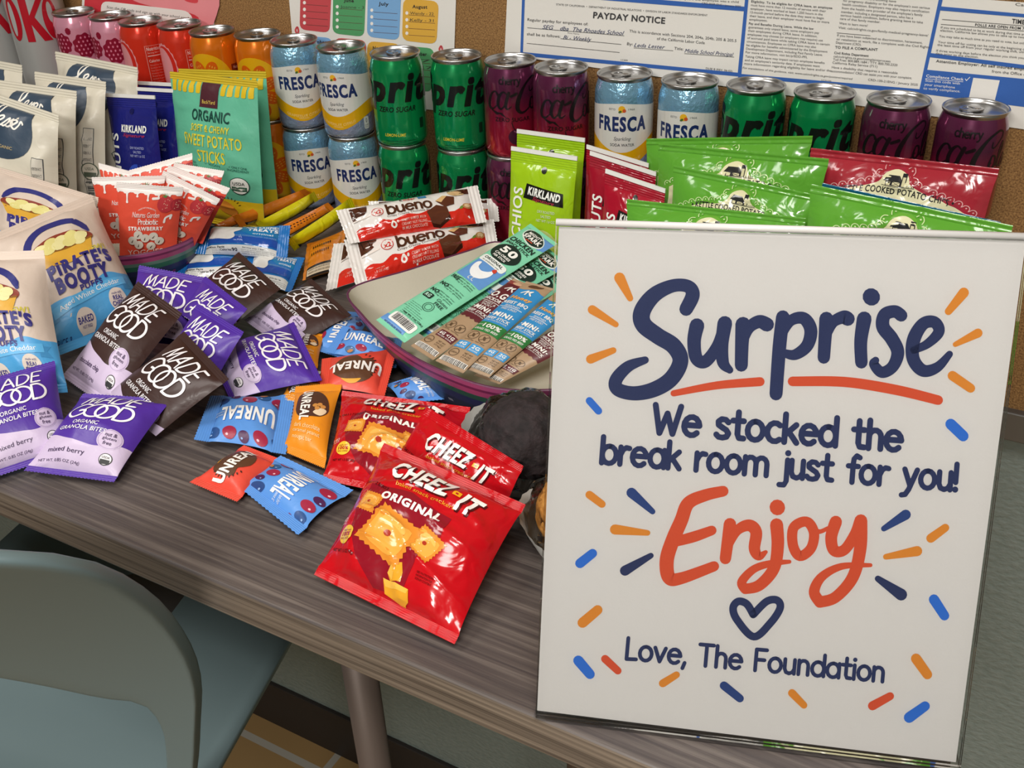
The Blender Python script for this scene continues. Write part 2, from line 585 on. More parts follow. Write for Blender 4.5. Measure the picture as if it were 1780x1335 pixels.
class Packet:
    """a filled film packet. corners TL TR BR BL in the reading direction of its print, table millimetres."""

    def __init__(s, c, art, H=14, D=9, seal='tb', ns=2, shrink=.05, wr=1.0, seed=0, vmin=0.0, bend=0.0, key=None, shape=.55, cell=CELL, twist=0):
        s.c = [Vector(p) for p in c]
        s.art, s.H, s.D, s.seal, s.ns, s.shrink, s.wr, s.bend, s.key, s.shape = art, H, D, seal, ns, shrink, wr, bend, key, shape
        s.cell = cell
        s.vmin = vmin
        s.rnd = random.Random(seed)
        s.seed = Vector((seed * 3.17, seed * 1.3, seed * .71))
        TL, TR, BR, BL = s.c
        s.n = ((TR - TL) + (BR - BL)).cross((TL - BL) + (TR - BR)).normalized()
        s.wid = ((TR - TL).length + (BR - BL).length) / 2
        s.ph = [(s.rnd.uniform(5, 9), s.rnd.uniform(0, 6.3), s.rnd.uniform(13, 20), s.rnd.uniform(0, 6.3)) for _ in range(2)]

    def P(s, x, y, off=0.0, side=1):
        a = s.art
        u, v = x / a.w, y / a.h
        t, c = (v, u) if s.seal == 'tb' else (u, v)
        sl = s.ns * s.cell / (a.h if s.seal == 'tb' else a.w)
        q = min(max((t - sl) / (1 - 2 * sl), 0), 1)
        g = math.sin(math.pi * q) ** s.shape
        h = max(1 - abs(2 * c - 1) ** 2.6, 0) ** .75
        cc = .5 + (c - .5) * (1 - s.shrink * g)
        uu, vv = (cc, t) if s.seal == 'tb' and s.vmin == 0 else ((cc, v) if s.seal == 'tb' else (u, cc))
        vv = (vv - s.vmin) / (1 - s.vmin)
        TL, TR, BR, BL = s.c
        b = BL.lerp(BR, uu).lerp(TL.lerp(TR, uu), vv)
        mmx, mmy = x / a.w * s.wid, y / a.w * s.wid
        w = 0.0
        if s.wr:
            ed = min(h * 1.6, 1) * 1.0
            for k, d in ((0, q), (1, 1 - q)):
                f1, p1, f2, p2 = s.ph[k]
                w += math.exp(-d / .13) * min(d * 25, 1) * (math.sin(f1 * 2 * c + p1) + .6 * math.sin(f2 * c * 1.6 + p2 + d * 3))
            nz = noise.noise(Vector((mmx * .03, mmy * .03, 0)) + s.seed)
            nr = 1 - abs(noise.noise(Vector((mmx * .022, mmy * .03, 5)) + s.seed)) * 2
            w = s.wr * (.75 * w + 1.2 * nz * min(g, 1) + 1.0 * max(nr, 0) ** 5 * min(g * 2, 1)) * ed * s.wid / 90
        if side > 0:
            z = s.H * g * h + w + off
        else:
            z = -s.D * g * h + w * .6 * (1 if h > 0 else 0) - off
        z += s.bend * (4 * (vv - .5) ** 2 if s.seal == 'tb' else 4 * (u - .5) ** 2)
        return b + s.n * z

    def ridge(s, t):
        return .28 * s.wid / 90 * math.sin(t * 2 * math.pi)

    def build(s, name, label, cat, group, col, fin='film', sealcol=None, back=None, endcol=None, body='pouch', zig=True):
        a = s.art
        C = s.cell
        nx, ny = round(a.w / C), round(a.h / C)
        cen = (s.c[0] + s.c[1] + s.c[2] + s.c[3]) / 4
        low = min(p.z for p in s.c)
        root = empty(name, W((cen.x, cen.y, max(low - 4, 0))), label, cat, group)
        ns = s.ns
        y0 = int(math.ceil(s.vmin * ny))
        if s.seal == 'tb':
            X = (0, nx)
            Y = (max(ns, y0), ny - ns)
            ends = [('top', (0, nx), (ny - ns, ny))] + ([('bottom', (0, nx), (0, ns))] if y0 == 0 else [])
        else:
            X = (ns, nx - ns)
            Y = (0, ny)
            ends = [('right', (nx - ns, nx), (0, ny)), ('left', (0, ns), (0, ny))]
        mb = MB()
        m0 = mat(col, fin)
        mback = mat(back or col, fin)
        for side, m in ((1, m0), (-1, mback)):
            vs, fs = [], []
            for j in range(Y[0], Y[1] + 1):
                for i in range(X[0], X[1] + 1):
                    vs.append(s.P(i * C, j * C, 0, side))
            w = X[1] - X[0] + 1
            for j in range(Y[1] - Y[0]):
                for i in range(w - 1):
                    f = (j * w + i, j * w + i + 1, (j + 1) * w + i + 1, (j + 1) * w + i)
                    fs.append(f if side > 0 else f[::-1])
            mb.add(vs, fs, m)
        if a.p:
            k = (id(a), s.seal, ns, C)
            if k not in _cut:
                _cut[k] = cut_art(a, [C * i for i in range(1, nx)], [C * j for j in range(1, ny)],
                                  (X[0] * C, X[1] * C, (ns if s.seal == 'tb' else 0) * C, (ny - (ns if s.seal == 'tb' else 0)) * C))
            for L, cl, vs, fs in _cut[k].p:
                if y0 > ns:
                    fs = [f for f in fs if min(vs[i][1] for i in f) >= y0 * C - .01]
                if fs:
                    mb.add([s.P(x, y, (.1 + .17 * L)) for x, y in vs], fs, mat(cl, fin))
        mb.build(body, root)
        for en, xr, yr in ends:
            sb = MB()
            sc = (endcol or {}).get(en) or sealcol or col
            for side in (1, -1):
                vs, fs = [], []
                K = ns * 6
                if s.seal == 'tb':
                    n1, cols = nx * 2, K
                    for j in range(K + 1):
                        for i in range(n1 + 1):
                            tt = j / K
                            yy = yr[0] * C + (yr[1] - yr[0]) * C * tt
                            if zig and ((en == 'top' and j == K) or (en == 'bottom' and j == 0)):
                                yy += (.55 if i % 2 else -.55) * 90 / s.wid * .8
                            vs.append(s.P(xr[0] * C + i * C / 2, yy, .12 + s.ridge(tt * ns * 1.5) * side, side))
                    w = n1 + 1
                    rows = K
                else:
                    n1 = ny * 2
                    for j in range(n1 + 1):
                        for i in range(K + 1):
                            tt = i / K
                            xx = xr[0] * C + (xr[1] - xr[0]) * C * tt
                            if zig and ((en == 'right' and i == K) or (en == 'left' and i == 0)):
                                xx += (.55 if j % 2 else -.55) * 90 / s.wid * .8
                            vs.append(s.P(xx, yr[0] * C + j * C / 2, .12 + s.ridge(tt * ns * 1.5) * side, side))
                    w = K + 1
                    rows = n1
                for j in range(rows):
                    for i in range(w - 1):
                        f = (j * w + i, j * w + i + 1, (j + 1) * w + i + 1, (j + 1) * w + i)
                        fs.append(f if side > 0 else f[::-1])
                sb.add(vs, fs, mat(sc, fin))
            sb.build('end_seal', root)
        return root


def Q(*a):
    """four corners from (px, py, z) each"""
    return [atz(*p) for p in a]


def stand(tl, tr, y1, y2, lean, k=1.0):
    """corners of a packet standing on the table: top corners in pixels at depths y1, y2; lean in degrees towards the wall"""
    A, B = aty(*tl, y1), aty(*tr, y2)
    t = math.tan(math.radians(lean))
    out = []
    for p in (B, A):
        out.append(Vector((p.x, p.y - p.z * t * k, p.z * (1 - k) + 1.5)))
    return [A, B, out[0], out[1]]

# ---------------------------------------------------------------- the room
def structure(o, label=None):
    o['kind'] = 'structure'
    return o


def tex_nodes(nt, b, cols, scale, detail=4, stretch=None, bump=0, bdist=.002, mix=(0.35, .65), voronoi=False):
    tc = nt.nodes.new('ShaderNodeTexCoord')
    mp = nt.nodes.new('ShaderNodeMapping')
    if stretch:
        mp.inputs['Scale'].default_value = stretch
    n = nt.nodes.new('ShaderNodeTexVoronoi' if voronoi else 'ShaderNodeTexNoise')
    n.inputs['Scale'].default_value = scale
    if not voronoi:
        n.inputs['Detail'].default_value = detail
    nt.links.new(tc.outputs['Object'], mp.inputs['Vector'])
    nt.links.new(mp.outputs['Vector'], n.inputs['Vector'])
    r = nt.nodes.new('ShaderNodeValToRGB')
    el = r.color_ramp.elements
    el[0].position, el[1].position = mix
    el[0].color = (*srgb(cols[0]), 1)
    el[1].color = (*srgb(cols[1]), 1)
    fac = n.outputs['Color'] if voronoi else n.outputs['Fac']
    nt.links.new(fac, r.inputs['Fac'])
    nt.links.new(r.outputs['Color'], b.inputs['Base Color'])
    if bump:
        bp = nt.nodes.new('ShaderNodeBump')
        bp.inputs['Strength'].default_value = bump
        bp.inputs['Distance'].default_value = bdist
        nt.links.new(n.outputs['Distance'] if voronoi else n.outputs['Fac'], bp.inputs['Height'])
        nt.links.new(bp.outputs['Normal'], b.inputs['Normal'])
    return r


m_wall, nt, b = nodes_mat('teal_wall_paint')
tex_nodes(nt, b, ('#7c8782', '#868f8a'), 90, 5, (1, 1, 1.8), .55, .004)
b.inputs['Roughness'].default_value = .55
m_floor, nt, b = nodes_mat('tan_floor_tile')
tc = nt.nodes.new('ShaderNodeTexCoord')
br = nt.nodes.new('ShaderNodeTexBrick')
br.offset = 0
for k, v in (('Scale', 1), ('Brick Width', .33), ('Row Height', .33), ('Mortar Size', .008), ('Mortar Smooth', .1)):
    br.inputs[k].default_value = v
br.inputs['Color1'].default_value = (*srgb('#a98a5c'), 1)
br.inputs['Color2'].default_value = (*srgb('#9c7d52'), 1)
br.inputs['Mortar'].default_value = (*srgb('#a9a49a'), 1)
nt.links.new(tc.outputs['Object'], br.inputs['Vector'])
nt.links.new(br.outputs['Color'], b.inputs['Base Color'])
b.inputs['Roughness'].default_value = .4
m_base, nt, b = nodes_mat('dark_baseboard')
b.inputs['Base Color'].default_value = (*srgb('#2a2422'), 1)
b.inputs['Roughness'].default_value = .5
m_ceil, nt, b = nodes_mat('ceiling_white')
b.inputs['Base Color'].default_value = (*srgb('#d8d6d0'), 1)
b.inputs['Roughness'].default_value = .9

YW = 56.0                                     # face of the painted wall
mb = MB().box((-3200, -3600, -TOP - 60), (2200, YW + 80, -TOP), m_floor)
structure(mb.build('floor', smooth=False))
mb = MB().box((-3200, YW, -TOP), (2200, YW + 80, 1500), m_wall)
structure(mb.build('wall_back', smooth=False))
mb = MB().box((-3200, YW - 9, -TOP), (2200, YW, -TOP + 124), m_base, 2)
structure(mb.build('baseboard_back', smooth=False))
mb = MB().box((-3200, -3600, 1500), (2200, YW + 80, 1560), m_ceil)
structure(mb.build('ceiling', smooth=False))

for nm, lo, hi in (('wall_left', (-3280, -3600, -TOP), (-3200, YW, 1500)), ('wall_right', (2200, -3600, -TOP), (2280, YW, 1500)), ('wall_front', (-3280, -3680, -TOP), (2280, -3600, 1500))):
    structure(MB().box(lo, hi, m_wall).build(nm, smooth=False))

# ---------------------------------------------------------------- notice board and papers
m_cork, nt, b = nodes_mat('cork')
tex_nodes(nt, b, ('#6a4826', '#a67e4c'), 620, 5, None, .5, .001, (.34, .66))
b.inputs['Roughness'].default_value = .9
m_rail, nt, b = nodes_mat('grey_metal_rail')
b.inputs['Base Color'].default_value = (*srgb('#6f6d6b'), 1)
b.inputs['Roughness'].default_value = .4
b.inputs['Metallic'].default_value = .6
YC = 42.0                                     # face of the cork
cork = empty('notice_board', W((-400, 50, -133)), 'wide cork notice board with a grey metal frame on the back wall', 'notice board')
MB().box((-1900, YC, -102), (1100, YW, 1000), m_cork).build('cork_panel', cork, smooth=False)
fr = MB()
fr.box((-1912, YC - 9, -133), (1112, YW, -101), m_rail, 1.5)
fr.build('frame_rail', cork, smooth=False)
fr = MB()
fr.box((1100, YC - 9, -101), (1112, YW, 1000), m_rail, 1.5)
fr.build('frame_rail', cork, smooth=False)

YP = 40.6


def flat_art(mb, art, fn, fin='paper', step=.1, first=.15):
    for L, col, vs, fs in art.p:
        mb.add([fn(x, y, first + step * L) for x, y in vs], fs, mat(col, fin))


def wallpt(x, y, off):
    p = aty(x, y, YP)
    return Vector((p.x, YP - off, p.z))


def ptext(a, col, s, x0, y0, x1, y1, h, L=2, bold=0, shear=0):
    """text in picture coordinates: baseline from (x0, y0) to (x1, y1), capital height h"""
    rot = math.degrees(math.atan2(y1 - y0, x1 - x0))
    vs, fs = glyphs(s, bold, shear)
    if not vs:
        return
    g0, g1 = min(v[0] for v in vs), max(v[0] for v in vs)
    w = math.hypot(x1 - x0, y1 - y0)
    sx, sy = w / (g1 - g0), h / .73
    c, sn = math.cos(math.radians(rot)), math.sin(math.radians(rot))
    a.raw(col, [(x0 + (x - g0) * sx * c + y * sy * sn, y0 + (x - g0) * sx * sn - y * sy * c) for x, y in vs],
          [tuple(reversed(f)) for f in fs], L)


def pquad(a, col, pts, L=1):
    a.raw(col, list(pts), [tuple(range(len(pts)))[::-1]], L)


def rquad(a, col, tl, tr, br_, bl, r=.12, L=1):
    """rounded quadrilateral in picture coordinates"""
    out = []
    q = [Vector(p) for p in (tl, tr, br_, bl)]
    for i in range(4):
        p, a0, b0 = q[i], q[i - 1], q[(i + 1) % 4]
        m = min((a0 - p).length, (b0 - p).length) * r * 2
        A, B = p + (a0 - p).normalized() * m, p + (b0 - p).normalized() * m
        for k in range(5):
            t = k / 4
            out.append(tuple(A * (1 - t) ** 2 + p * 2 * t * (1 - t) + B * t * t))
    pquad(a, col, out, L)


def paper(name, label, cat, corners, a, group=None, curl=0):
    """a sheet pinned to the cork; corners in picture pixels TL TR BR BL"""
    mb = MB()
    pts = [wallpt(x, y, 0) for x, y in corners]
    nx = 8
    vs = [pts[0].lerp(pts[1], i / nx).lerp(pts[3].lerp(pts[2], i / nx), j / nx) for j in range(nx + 1) for i in range(nx + 1)]
    fs = [(j * 9 + i, (j + 1) * 9 + i, (j + 1) * 9 + i + 1, j * 9 + i + 1) for j in range(nx) for i in range(nx)]
    back = [v + Vector((0, .35, 0)) for v in vs]
    n = len(vs)
    rim = [j for j in range(9)] + [j * 9 + 8 for j in range(1, 9)] + [80 - j for j in range(1, 9)] + [72 - 9 * j for j in range(1, 8)]
    fs2 = fs + [tuple(reversed([i + n for i in f])) for f in fs] + [(rim[i], rim[(i + 1) % 32], rim[(i + 1) % 32] + n, rim[i] + n) for i in range(32)]
    mb.add(vs + back, fs2, mat('#e3e0da', 'paper'))
    flat_art(mb, a, wallpt)
    o = mb.build(name, None, smooth=False, loc=W(pts[3]))
    return tag(o, label, cat, group)


# labour law poster
a = Art()
BL = '#2f5fae'
K = '#3a3a3c'
for p in (((910, -20), (1300, 12), (1299, 20), (910, -11)), ((908, -16), (913, -16), (909, 96), (904.5, 95)),
          ((1297, -20), (1303, -20), (1288.5, 133), (1282, 132)), ((905, 90), (1286, 126.5), (1285, 133), (904.5, 96.5)),
          ((1284, 128), (1600, 155), (1597, 163), (1283, 134)), ((1636, -20), (1643, -20), (1605, 152), (1597, 162)),
          ((1636, 11), (1790, 25), (1790, 31), (1634, 18)), ((1617, 92), (1790, 114), (1790, 121), (1615, 99)),
          ((1611, 121), (1790, 138), (1790, 187), (1597, 162))):
    pquad(a, BL, p)
ptext(a, K, 'PAYDAY NOTICE', 1031, 31, 1156, 41, 11, bold=.03)
ptext(a, K, 'STATE OF CALIFORNIA  •  DEPARTMENT OF INDUSTRIAL RELATIONS  •  DIVISION OF LABOR STANDARDS ENFORCEMENT', 967, 9, 1230, 28, 3.4)
ptext(a, K, 'Regular payday for employees of:', 917, 36, 1022, 44, 5)
ptext(a, K, 'shall be as follows:', 916, 61, 974, 65.5, 5)
ptext(a, K, 'This is accordance with Sections 204, 204a, 204b, 205 & 205.5', 1094, 56, 1280, 73, 5)
ptext(a, K, 'of the California Labor Code', 1142, 69, 1225, 76.5, 5)
ptext(a, K, 'By:', 1090, 78, 1100, 79, 5)
ptext(a, K, 'Title:', 1172, 86, 1188, 87.5, 5)
ptext(a, '#2b3560', 'Leda Lester', 1102, 81, 1156, 85, 7, shear=.35)
ptext(a, '#2b3560', 'Middle School Principal', 1190, 91, 1275, 98, 7, shear=.35)
ptext(a, '#2b3560', 'SEG    dba  The Rhoades School', 943, 50, 1085, 61, 7.5, shear=.35)
ptext(a, '#2b3560', 'Bi - Weekly', 979, 68, 1028, 72, 7.5, shear=.35)
ptext(a, K, 'Firm Name', 987, 58, 1007, 60, 2.2)
ptext(a, K, 'LC409', 1079, 105, 1091, 106, 2.6)
ptext(a, K, 'DLSE 8 (REV. 06-02)', 1227, 120, 1273, 125, 3.4)
for l in (((917, 48), (1085, 62)), ((975, 67), (1080, 77)), ((916, 75), (1077, 91)), ((1102, 83), (1170, 88)), ((1190, 93), (1276, 99))):
    a.stroke(K, l, .7, 2, sm=False)
ptext(a, K, 'and an employee if the employee was a child', 1150, -3, 1284, 5, 3.6)
ptext(a, K, 'CRD-E03P-ENG / January 2025', 1220, 7, 1288, 13, 3.6)
col1 = ['Eligibility. To be eligible for CFRA leave, an employee', 'must have more than 12 months of service with their',
        'employer, have worked at least 1,250 hours in the', '12-month period before the date they want to begin',
        'their leave, and their employer must have five or more', 'employees.',
        'Pay and Benefits During Leave. While the law', 'guarantees only unpaid leave, some employers pay', 'their employees during CFRA leave. In addition,',
        'employees may choose (or employers may require) use', 'of accrued paid leave while taking CFRA leave in certain', 'circumstances. Employees on CFRA leave may also',
        'be eligible for benefits administered by the Employment', 'Development Department, including Paid Family Leave.', 'For more information, visit bit.ly/EDD-PFL',
        'Taking CFRA leave may impact certain employee benefits', 'and an employee\'s seniority date. If employees want', 'more information regarding eligibility for leave and/or the']
for i, s in enumerate(col1):
    y = 4.0 + i * 6.25 + (i > 5) * .8 + (i > 14) * 1
    x = 1306.5 - y * .112
    ptext(a, K, s, x, y, x + 2.56 * len(s) + (6 if i == 5 else 0), y + .083 * 2.56 * len(s), 4.1, bold=.012 if i in (0, 6) else 0)
ptext(a, K, 'For translations of this guidance, visit: www.calcivilrights.ca.gov/posters/required', 1291, 119, 1482, 138.5, 3.6, shear=.2)
col2 = ['care provider before allowing leave', 'for pregnancy disability or for the employee\'s own serious', 'health condition. Employers may also require certification', 'from the health care provider of the employee\'s family',
        'member, including a designated person, who has a', 'serious health condition, before granting leave to take', 'care of that family member.', 'Want to learn more?',
        'Visit: calcivilrights.ca.gov/family-medical-pregnancy-leave/', '', 'If you have been subjected to discrimination, harassment,', 'or retaliation at work, file a complaint with the Civil Rights',
        'Department (CRD).', 'TO FILE A COMPLAINT', 'Civil Rights Department', 'calcivilrights.ca.gov/complaintprocess', 'Toll Free: 800.884.1684 / TTY: 800.700.2320', 'California Relay Service (711)',
        'Have a disability that requires a reasonable', 'accommodation? CRD can assist you with your complaint.']
ys = [-4, 2.5, 9, 15.5, 22, 28, 34, 42, 49.5, 0, 63, 69.5, 75.5, 84, 93.5, 99.5, 105, 110.5, 118.5, 125]
for s, y in zip(col2, ys):
    if s:
        x = 1466 - y * .17
        bo = s.isupper() or s.startswith('Civil')
        ptext(a, K, s, x, y, x + (3.9 if s.isupper() else 2.6) * len(s), y + .088 * 2.6 * len(s), 4.6 if s.isupper() else 4.2, bold=.02 if bo else 0)
a.stroke(K, ((1455, 57), (1513, 62)), .8, 2, sm=False)
ptext(a, K, 'CRD-100-21ENG / January 2025', 1509, 140, 1595, 149, 4)
ptext(a, K, 'LCA106', 1428, 140, 1445, 142, 2.6)
ptext(a, K, 'Posting is required in California', 1742, -2, 1850, 8, 5)
ptext(a, K, 'Calif', 1765, 9.5, 1790, 11.5, 5)
ptext(a, K, 'TIME OFF TO VOTE', 1759, 40, 1850, 49, 8, bold=.03)
a.stroke(K, ((1638, 33.5), (1795, 46)), .8, 2, sm=False)
a.stroke(K, ((1636, 42), (1795, 55)), .8, 2, sm=False)
ptext(a, K, 'POLLS ARE OPEN FROM 7:00 A.M. TO 8:00 P.M.', 1695, 45, 1850, 57, 4.6, bold=.02)
for i, s in enumerate(['If you are scheduled to be at work during that time and you do not have', 'election, California law allows you to take up to two hours off to vote', '', 'You may take as much time as you need to vote, but only two hours',
                       '', 'Your time off for voting can be only at the beginning or end of', 'the least time off from your regular working shift, unless you', '', 'If three working days before the election you think you will need', 'days prior to the election.']):
    if s:
        y = 49 + i * 5.05
        x = 1635.5 - i * 1.0
        ptext(a, K, s, x, y, x + 2.75 * len(s), y + .085 * 2.75 * len(s), 4)
ptext(a, K, 'Attention Employer: All self insured employers', 1627, 108, 1800, 124, 5, bold=.015)
ptext(a, K, 'from the Office of Self', 1724, 126, 1800, 133, 5)
WH = '#eceae6'
ptext(a, WH, 'Compliance Check', 1610, 134, 1675, 140, 5, bold=.015)
a.stroke(WH, ((1678, 137), (1680, 140), (1686, 134)), 1.1, 2, sm=False)
a.stroke(WH, ((1609, 136.5), (1674, 142)), .8, 2, sm=False)
for i, (s, w) in enumerate((('Scan this code with', 60), ('your smartphone', 53), ('to verify compliance.', 64))):
    ptext(a, WH, s, 1608.5 - i * 1.7, 141.5 + i * 6.8, 1608.5 + w - i * 1.7, 147 + i * 6.8, 4.7)
pquad(a, '#e6e3de', ((1692, 135), (1738, 139.5), (1729, 176), (1684, 171)), 2)
paper('wall_poster', 'large white poster of printed notices in blue frames, on the cork', 'poster',
      ((884, -60), (1860, 10), (1830, 232), (877, 95)), a)

# birthday calendar
a = Art()
K2 = '#2c2a2a'
boxes = [('#c2474d', 'May', (521, -30, 575, 57), []), ('#4f9a63', 'June', (578, -30, 635, 64), ['Joanne - 3']),
         ('#79a9d8', 'July', (638, -24, 696, 70), []), ('#dba93f', 'August', (699, 2, 761, 77), ['Wendy - 22', 'Kelly - 31']),
         ('#79a9d8', 'September', (521, 66, 576, 140), []), ('#c2474d', 'October', (580, 70, 635, 150), []),
         ('#dba93f', 'November', (637, 76, 694, 150), []), ('#4f9a63', 'December', (697, 84, 753, 160), ['      - 7', '      - 27'])]
for i, (c, mn, (x0, y0, x1, y1), rows) in enumerate(boxes):
    sl = (x1 - x0) * .085
    rquad(a, c, (x0 + 2, y0 - sl), (x1 + 2, y0), (x1 - 2, y1), (x0, y1 - sl * 1.3), .11)
    ty = {'June': 3, 'July': 9, 'August': 14, 'September': 75, 'October': 82, 'November': 86, 'December': 96, 'May': -4}[mn]
    tx = (x0 + x1) / 2
    w = 6 * len(mn) * .72
    ptext(a, K2, mn, tx - w / 2, ty, tx + w / 2, ty + 1, 6, 2, bold=.03)
    for r in range(4):
        yy = ty + 9 + r * 11.7
        if yy > y1 - 6:
            break
        a.ell('#efe9e4', x0 + 8.5, yy - .5, 2.6, 3.0, L=2, n=14)
        a.p[-1] = (2, '#efe9e4', a.p[-1][2], [tuple(reversed(f)) for f in a.p[-1][3]])
        a.stroke('#5c3a34', ((x0 + 12, yy + 2.8), (x1 - 5, yy + 5.6)), .7, 2, sm=False)
        if r < len(rows):
            ptext(a, '#3a3a34', rows[r], x0 + 14, yy + 2, x0 + 14 + 4.1 * len(rows[r]), yy + 3.5, 5.2)
for x, y in ((516, 52), (766, 85)):
    a.stroke('#c9484e', ((x, y + 6), (x - 2, y), (x + 1, y - 5), (x + 3, y + 1), (x + 2, y + 6)), 3, 2)
paper('wall_calendar', 'white birthday calendar sheet with red, green, blue and yellow month boxes', 'calendar',
      ((499, -40), (793, -15), (786, 195), (517, 165)), a)

# pink sign-up poster
a = Art()
pquad(a, '#c9303c', ((150, -40), (372, -20), (369, 44), (146, 20)), 1)
a.poly('#e58d93', spline([(372, -20), (372, 40), (350, 60), (345, 30), (310, 18), (270, 12), (235, 2), (225, -10), (240, -30)], True, 4)[::-1], 2)
a.poly('#d2404a', spline([(330, -30), (345, 2), (330, 4), (318, -4), (312, -30)], True, 4)[::-1], 3)
rquad(a, '#e9e5e0', (176, 1), (330, 19), (342, 48), (176, 32), .22, 4)
ptext(a, K2, 'Scan the QR code and sign up with your school email', 186, 14, 328, 33.5, 4.6, 5)
ptext(a, K2, 'to get 20% off or', 190, 24, 243, 31, 4.6, 5, bold=.02)
ptext(a, K2, 'more. Visit', 275, 38, 310, 42, 4.6, 5)
paper('wall_flyer', 'pink and red flyer with a white text bubble, pinned behind the red cans', 'poster',
      ((144, -40), (374, -14), (371, 78), (141, 52)), a)

# ---------------------------------------------------------------- bar table
m_wood, nt, b = nodes_mat('grey_brown_laminate')
tc = nt.nodes.new('ShaderNodeTexCoord')
mp = nt.nodes.new('ShaderNodeMapping')
mp.inputs['Scale'].default_value = (2.6, 120, 120)
n1 = nt.nodes.new('ShaderNodeTexNoise')
n1.inputs['Scale'].default_value = 2.2
n1.inputs['Detail'].default_value = 7
n1.inputs['Roughness'].default_value = .62
n1.inputs['Distortion'].default_value = .25
nt.links.new(tc.outputs['Object'], mp.inputs['Vector'])
nt.links.new(mp.outputs['Vector'], n1.inputs['Vector'])
r = nt.nodes.new('ShaderNodeValToRGB')
e = r.color_ramp.elements
e[0].position, e[1].position = .3, .72
e[0].color, e[1].color = (*srgb('#3f393a'), 1), (*srgb('#756c66'), 1)
k = e.new(.5)
k.color = (*srgb('#564e4b'), 1)
nt.links.new(n1.outputs['Fac'], r.inputs['Fac'])
nt.links.new(r.outputs['Color'], b.inputs['Base Color'])
bp = nt.nodes.new('ShaderNodeBump')
bp.inputs['Strength'].default_value = .18
bp.inputs['Distance'].default_value = .001
nt.links.new(n1.outputs['Fac'], bp.inputs['Height'])
nt.links.new(bp.outputs['Normal'], b.inputs['Normal'])
b.inputs['Roughness'].default_value = .42
m_edge, nt, b = nodes_mat('table_edge_band')
tex_nodes(nt, b, ('#463e39', '#86796c'), 2.2, 6, (1.6, 30, 190), 0, .001, (.33, .7))
b.inputs['Roughness'].default_value = .4
m_leg, nt, b = nodes_mat('brown_metal')
b.inputs['Base Color'].default_value = (*srgb('#6a5c55'), 1)
b.inputs['Roughness'].default_value = .45
b.inputs['Metallic'].default_value = .3

TX0, TX1, TY0, TY1, TT = -1750.0, 367.0, -585.0, 33.0, 29.2
table = empty('bar_table', W((-690, -276, -TOP)), 'long grey-brown wood-grain bar table standing against the back wall', 'table')
bm = bmesh.new()
bmesh.ops.create_cube(bm, size=1)
for v in bm.verts:
    x1 = 318 if v.co.y > 0 else 372
    v.co = Vector((x1 if v.co.x > 0 else TX0, (TY0 + TY1) / 2 + v.co.y * (TY1 - TY0), -TT / 2 + v.co.z * TT))
bmesh.ops.bevel(bm, geom=bm.edges[:], offset=2.2, segments=3, affect='EDGES', profile=.5)
bm.normal_update()
mb = MB()
side = [f for f in bm.faces if abs(f.normal.z) < .5]
bm.verts.index_update()
mb.mi(m_wood), mb.mi(m_edge)
vs = [v.co.copy() for v in bm.verts]
mb.v = [tuple(v) for v in vs]
for f in bm.faces:
    mb.f.append(tuple(v.index for v in f.verts))
    mb.m.append(1 if abs(f.normal.z) < .5 else 0)
bm.free()
mb.build('table_top', table, smooth=False)
lp = aty(652, 1330, -470)
for x, y in ((lp.x, -470), (lp.x, -60), (-1650, -470), (-1650, -60), (280, -60), (310, -470)):
    MB().tube([(x, y, -TT), (x, y, -TOP + 8)], [15, 13], m_leg, 16).box((x - 20, y - 20, -TOP), (x + 20, y + 20, -TOP + 8), m_leg, 1).build('leg', table)

# ---------------------------------------------------------------- stool tucked under the table
m_ch, nt, b = nodes_mat('grey_teal_plastic')
b.inputs['Base Color'].default_value = (*srgb('#67797c'), 1)
b.inputs['Roughness'].default_value = .45
stool = empty('bar_stool', W((-320, -560, -TOP)), 'grey-teal moulded plastic bar stool with an open back, tucked under the table', 'stool')
U = Vector((.927, .375, 0))
N = Vector((.375, -.927, 0))
BC = Vector((-305, -688, 0))


def backpt(u, z, d=0):
    """point of the stool's back: u across, z up, d towards the person behind it"""
    bow = (u / 215) ** 2 * 25
    lean = 85 * max((z + 330) / 365, 0) ** 2.5
    return BC + U * u + N * (lean - 22 - bow + d) + Vector((0, 0, z))


def back_outline():
    out = [(140, -330), (172, -225), (188, -166), (202, -117), (211, -71), (217, -16), (220, 33), (218, 84), (206, 110), (184, 124), (120, 134), (0, 137)]
    return spline(out, False, 4)


half = back_outline()
inn = spline([(112, -330), (151, -222), (158, -195), (164, -164), (164, -135), (157, -121), (134, -113), (94, -89), (40, -66), (0, -60)], False, 4)
m = MB()
# solid rounded shell lofted between the outer rim and the opening
nn = 28


def resample(c, n):
    L = [0]
    for i in range(1, len(c)):
        L.append(L[-1] + math.dist(c[i], c[i - 1]))
    out = []
    for k in range(n + 1):
        t = L[-1] * k / n
        i = max(j for j in range(len(L)) if L[j] <= t + 1e-9)
        i = min(i, len(c) - 2)
        f = (t - L[i]) / (L[i + 1] - L[i])
        out.append((c[i][0] + (c[i + 1][0] - c[i][0]) * f, c[i][1] + (c[i + 1][1] - c[i][1]) * f))
    return out


